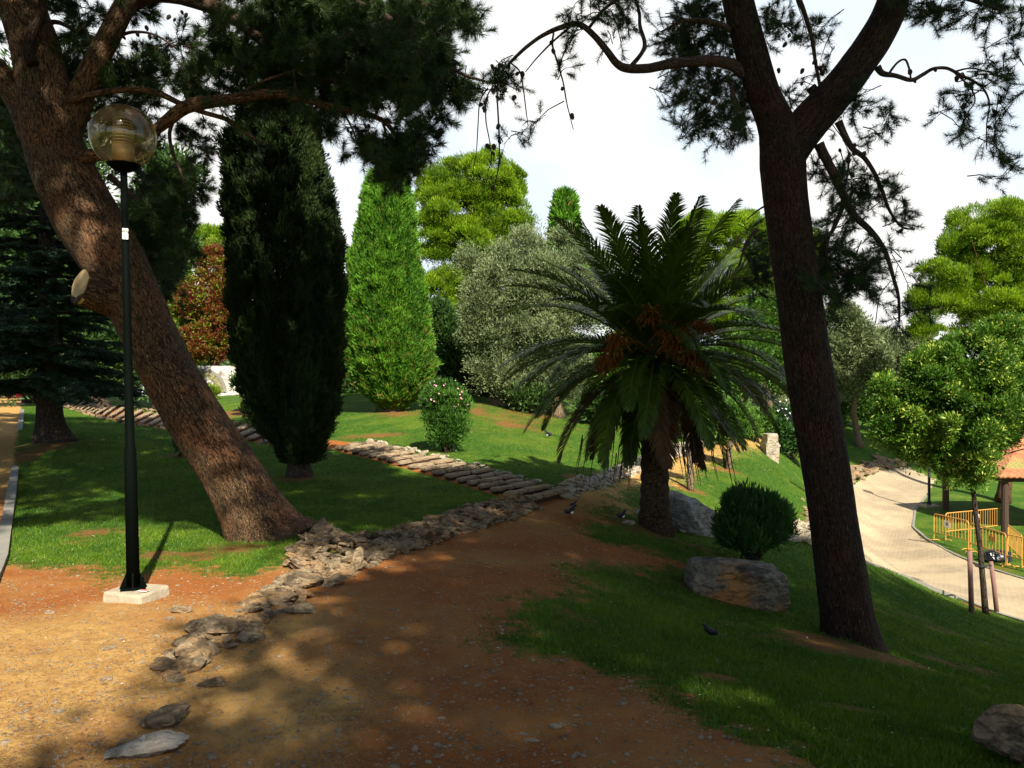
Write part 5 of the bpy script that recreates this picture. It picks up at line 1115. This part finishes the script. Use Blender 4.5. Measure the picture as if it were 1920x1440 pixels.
# dark lamp column by the road
c = G(1742, 950); root = empty('lamp_column', tuple(c)); tag(root, 'slim black lamp column on the far verge of the paved road', 'street lamp')
mb = MB(); add_tube(mb, [c, c+[0, 0, .25], c+[0, 0, .26], c+[0, 0, 3.4]], [.10, .09, .06, .05], 12); mb.build('pole', M['black'], root, True)
mb = MB(); box(mb, c+[0, 0, .03], (.3, .3, .06)); mb.build('plinth', M['concrete'], root)
V, Fg = sphere(c+[0, 0, 3.62], .24, 24, 14); mesh_np('globe', V, Fg, M['glass'], root, True)

# ------------------------------------------------------------------ arched wall far left, low wall, white building, red barrier
D_ = 36.0; a = np.array([(452-960)/FPX*D_, D_, H1((452-960)/FPX*D_, D_)]); WLL = empty('arched_wall', tuple(a)); tag(WLL, 'pale stone wall with a blind brick arch beyond the lawn', 'wall')
zb = a[2]-.4; zt = P(400, 686, D_)[2]; m = rock_mat('whitewashed_stone', (.80,.76,.72), (.42,.36,.32), (.62,.55,.5), 2.2, .5)
M['whitestone'] = m
xl = P(318, 700, D_)[0]; xr = P(470, 700, D_)[0]
mb = MB(); box(mb, [(xl+xr)/2, D_+.25, (zb+zt)/2], ((xr-xl)/2, .25, (zt-zb)/2)); mb.A = {}; mb.build('masonry', M['whitestone'], WLL)
M['archbrick'] = rock_mat('arch_stone', (.40,.36,.18), (.20,.18,.10), (.12,.12,.10), 5, .5)
ac = P(381, 735, D_)
for nm, ro, ri, dz, mt in (('arch_outer', 44, 39, .05, 'kerb'), ('arch_ring', 39, 26, .035, 'archbrick'), ('arch_inner', 26, 18, .05, 'whitestone'), ('arch_filling', 18, 1, .03, 'archbrick')):
    th = np.linspace(0, PI, 33); ro_ = ro/FPX*D_; ri_ = ri/FPX*D_; V = []
    for y in (D_-dz, D_+.01):
        for r_ in (ro_, ri_):
            for t in th: V.append([ac[0]+math.cos(t)*r_, y, ac[2]+math.sin(t)*r_])
    n = 33; i = np.arange(32); f = [np.stack([i, i+1, i+1+n, i+n], -1), np.stack([i, i+2*n, i+1+2*n, i+1], -1), np.stack([i+n, i+1+n, i+1+3*n, i+3*n], -1)]
    mesh_np(nm, np.array(V), [np.concatenate(f)], M[mt], WLL)
a = P(650, 715, 38); gz = H1(a[0], 38); mb = MB(); box(mb, [a[0], 38, gz+.45], (1.1, .2, .5)); box(mb, [a[0], 38, gz+1.0], (1.15, .25, .05)); mb.A = {}; o = mb.build('low_wall', M['rock_wall']); tag(o, 'low brown wall between the black and the sunlit cypress', 'wall')
c = np.array([(24-960)/FPX*72, 72.0, 0]); gz = H1(c[0], 72); WH = empty('white_house', (c[0], 72, gz)); tag(WH, 'bit of a white house wall beyond the red barrier', 'house')
mb = MB(); box(mb, [c[0], 74, gz+1.6], (2.6, 2, 1.8)); mb.A = {}; mb.build('wall', M['white'], WH)
mb = MB(); V = np.array([[-2.9,71.7,3.35],[2.9,71.7,3.35],[2.9,76.3,3.35],[-2.9,76.3,3.35],[0,74,4.4]])+[c[0], 0, gz]; mb.add(V, [np.array([[0,1,4],[1,2,4],[2,3,4],[3,0,4]]), np.array([[3,2,1,0]])]); mb.build('roof', M['tiles'], WH)
for k, (l_, r_) in enumerate([(12, 28), (31, 52)]):
    a = P(l_, 736, 42); c2 = P(r_, 736, 42.2); zg = H1((a[0]+c2[0])/2, 42); zt_ = P(20, 731.5, 42)[2]
    root = empty('red_barrier', (a[0], a[1], zg)); tag(root, 'red plastic barrier at the far end of the left path, ' + ('left one with vertical slots' if k == 0 else 'right one, solid'), 'barrier')
    w_ = c2[0]-a[0]; h_ = max(zt_-zg, .35); mb = MB()
    box(mb, [(a[0]+c2[0])/2, 42, zg+h_-.05], (w_/2, .04, .05)); box(mb, [(a[0]+c2[0])/2, 42, zg+.06], (w_/2, .06, .06))
    nb_ = 7 if k == 0 else 3
    for j in range(nb_+1): box(mb, [a[0]+w_*j/nb_+(.02 if j == 0 else -.02 if j == nb_ else 0), 42, zg+h_/2], (.02 if k == 0 else .05, .03, h_/2-.06))
    if k: box(mb, [(a[0]+c2[0])/2, 42.01, zg+h_/2], (w_/2-.05, .012, h_/2-.08))
    mb.A = {}; mb.build('panel', M['red'], root)
# ------------------------------------------------------------------ birds
def bird(name, label, px, py, L_, yaw, seed, tail=1.0, white=True, head_up=.25):
    c = G(px, py); root = empty(name, tuple(c)); tag(root, label, 'bird'); yv = np.array([math.cos(yaw), math.sin(yaw), 0]); u = np.array([0, 0, 1.]); s_ = L_
    leg = s_*.28
    pts = [c+u*(leg+s_*.02)-yv*s_*.30, c+u*(leg+s_*.06)-yv*s_*.12, c+u*(leg+s_*.12)+yv*s_*.06, c+u*(leg+s_*.24)+yv*s_*.20, c+u*(leg+s_*.36)+yv*s_*.27, c+u*(leg+s_*.40)+yv*s_*.33, c+u*(leg+s_*.38)+yv*s_*.40]
    V, Fs, bk = tube(pts, np.array([.035, .13, .165, .12, .075, .085, .03])*s_, 14, nsub=4); mesh_np('body', V, Fs, M['birdblack'], root, True)
    if white:
        q = c+u*(leg+s_*.09)+yv*s_*.05; V, Fc = ico(3); mesh_np('belly', V*np.array([.16, .16, .125])*s_+q-u*s_*.035+yv*s_*.03, Fc, M['birdwhite'], root, True)
    sd = np.cross(u, yv); t0 = pts[0]
    V = np.array([t0+sd*.05*s_, t0-sd*.05*s_, t0-yv*.55*s_*tail-sd*.035*s_+u*(.02-.08*tail)*s_, t0-yv*.55*s_*tail+sd*.035*s_+u*(.02-.08*tail)*s_]); V = np.r_[V, V-u*.02*s_]
    mesh_np('tail', V, np.array([[0, 1, 2, 3], [7, 6, 5, 4], [0, 4, 5, 1], [1, 5, 6, 2], [2, 6, 7, 3], [3, 7, 4, 0]]), M['birdblack'], root)
    for k in (-1, 1):
        q = c+yv*s_*.02+sd*s_*.05*k; mb = MB(); add_tube(mb, [q+u*leg, q+u*leg*.45-yv*s_*.02, q, q+yv*s_*.07], np.array([.02, .012, .01, .006])*s_, 5); mb.A = {}; mb.build('leg', M['black'], root)
        q = c+u*(leg+s_*.12)+sd*s_*.12*k-yv*s_*.06; V, Fc = ico(2); Vr = V*np.array([.24, .035, .09])*s_; Vr = Vr@np.array([[yv[0], yv[1], 0], [-yv[1], yv[0], 0], [0, 0, 1]]); mesh_np('wing', Vr+q, Fc, M['birdblack'], root, True)
    h = pts[-1]; mb = MB(); add_tube(mb, [h-yv*.02*s_, h+yv*.10*s_-u*.01*s_], [.028*s_, .004*s_], 6); mb.A = {}; mb.build('beak', M['black'], root)
bird('magpie', 'black and white magpie with a long tail standing on the dirt path', 1068, 971, .24, .35, 1)
bird('magpie', 'magpie on the small lawn just left of the palm foot', 1165, 977, .22, .5, 2)
bird('pigeon', 'small dark bird on the dirt path in front of the steps', 1074, 953, .15, .1, 3, .5, False)
bird('pigeon', 'grey and white pigeon on the sunlit lawn below the olive tree', 1029, 822, .30, 2.6, 4, .5)
bird('crow', 'black crow crouching in the shaded grass left of the forked pine foot', 1334, 1200, .17, 2.9, 5, .7, False)

# ------------------------------------------------------------------ grass, pebbles and litter
rg = np.random.default_rng(50)
def scatter(n, ylo, yhi, pw=1.0):
    y = ylo*(yhi/ylo)**(rg.random(n)**pw); x = y*rg.uniform(-.86, .86, n); return x, y
def grass(n, ylo, yhi, L, w, name):
    x, y = scatter(n, ylo, yhi); xy = np.c_[x, y]; d, l_, p_, *_r = masks(xy); n1 = fbm(xy, 4, 3, 77)
    keep = (d+(n1-.5)*.9 < .36+rg.normal(size=n)*.16) & (p_ < .5) & (l_+(n1-.5) < .55+rg.normal(size=n)*.12); x, y, n1 = x[keep], y[keep], n1[keep]; m = len(x)
    S0 = np.c_[x, y, hgt(x, y)-.004]; V = rg.normal(size=(m, 3))*[.55, .55, .1]+[0, 0, 1]
    hh = L*rg.uniform(.5, 1.3, m)*(.6+.8*n1); vs, f = tri_needles(S0, V, hh, w*(1+y/12), rg)
    t = np.clip(n1*.9+rg.uniform(-.25, .35, m), 0, .95); t = np.where(rg.random(m) < .03, .99, t)
    return mesh_np(name, vs, f, M['grass'], attrs={'tint': np.repeat(t, 3)})
o = grass(800000, 3.2, 32, .040, .0050, 'grass'); tag(o, 'short lawn grass over the slopes', 'grass', kind='stuff')
def pebbles(n, ylo, yhi, s0, name, mat, dirt_only=True, sub=1):
    x, y = scatter(n*2, ylo, yhi); d, l_, p_, *_r = masks(np.c_[x, y]); k = (d > .5 if dirt_only else (d < .5)) & (p_ < .5); x, y = x[k][:n], y[k][:n]; n = len(x)
    V0, F0 = ico(sub); s_ = s0*rg.lognormal(0, .55, n); z = hgt(x, y); sc = np.stack([s_*rg.uniform(.7, 1.5, n), s_*rg.uniform(.6, 1.2, n), s_*rg.uniform(.25, .6, n)], -1)
    a = rg.uniform(0, 6.28, n); c, s2 = np.cos(a), np.sin(a); V = V0[None]*(1+.3*(rg.random((n, len(V0), 1))-.5))*sc[:, None]
    Vx = V[..., 0]*c[:, None]-V[..., 1]*s2[:, None]; Vy = V[..., 0]*s2[:, None]+V[..., 1]*c[:, None]
    V = np.stack([Vx+x[:, None], Vy+y[:, None], V[..., 2]+(z+sc[:, 2]*.2)[:, None]], -1).reshape(-1, 3); Fp = (F0[None]+(np.arange(n)*len(V0))[:, None, None]).reshape(-1, 3)
    return mesh_np(name, V, Fp, mat)
tag(pebbles(30000, 3.2, 18, .0046, 'pebbles', M['pebble']), 'small stones scattered over the dirt path', 'pebbles', kind='stuff')
tag(pebbles(200, 3.2, 9, .008, 'gravel', M['pebble']), 'larger pale gravel stones on the dirt path', 'gravel', kind='stuff')
def litter(n, ylo, yhi, name, mat, L, w, where):
    x, y = scatter(n, ylo, yhi); xy = np.c_[x, y]; d, l_, p_, *_r = masks(xy); n1 = fbm(xy, .8, 4, 60)
    k = ((d > .4) & (n1 > .42) if where == 'dirt' else (d < .6)) & (p_ < .5); x, y = x[k], y[k]; m = len(x)
    V = rg.normal(size=(m, 3))*[1, 1, .10]; S0 = np.c_[x, y, hgt(x, y)+.010]; vs, f = quad_leaves(S0, V, L*rg.uniform(.6, 1.2, m), w, side=np.cross(V, [0, 0, 1.])+rg.normal(size=(m, 3))*.3, rng=rg)
    return mesh_np(name, vs, f, mat, attrs={'tint': np.repeat(rg.random(m), 4)})
M['needle_litter'] = leaf_mat('needle_litter', (.15,.055,.02), (.36,.17,.06), .0, .8, acc=(.5,.38,.24), accf=.93)
M['pale_litter'] = leaf_mat('pale_litter', (.3,.24,.15), (.6,.55,.45), .0, .8)
tag(litter(90000, 3.2, 11, 'fallen_needles', M['needle_litter'], .055, .0022, 'dirt'), 'reddish fallen pine needles on the dirt', 'needle litter', kind='stuff')
tag(litter(1500, 3.2, 12, 'leaf_scraps', M['pale_litter'], .015, .008, 'dirt'), 'pale scraps of bark and leaf on the dirt path', 'litter', kind='stuff')
tag(litter(1600, 3.2, 22, 'fallen_leaves', M['pale_litter'], .022, .014, 'grass'), 'pale bits of leaf and litter on the lawn', 'leaf litter', kind='stuff')
bpy.context.view_layer.update()
tf = sum(len(o.data.polygons) for o in bpy.data.objects if o.type == 'MESH')
print('objects', len(bpy.data.objects), 'faces', tf)
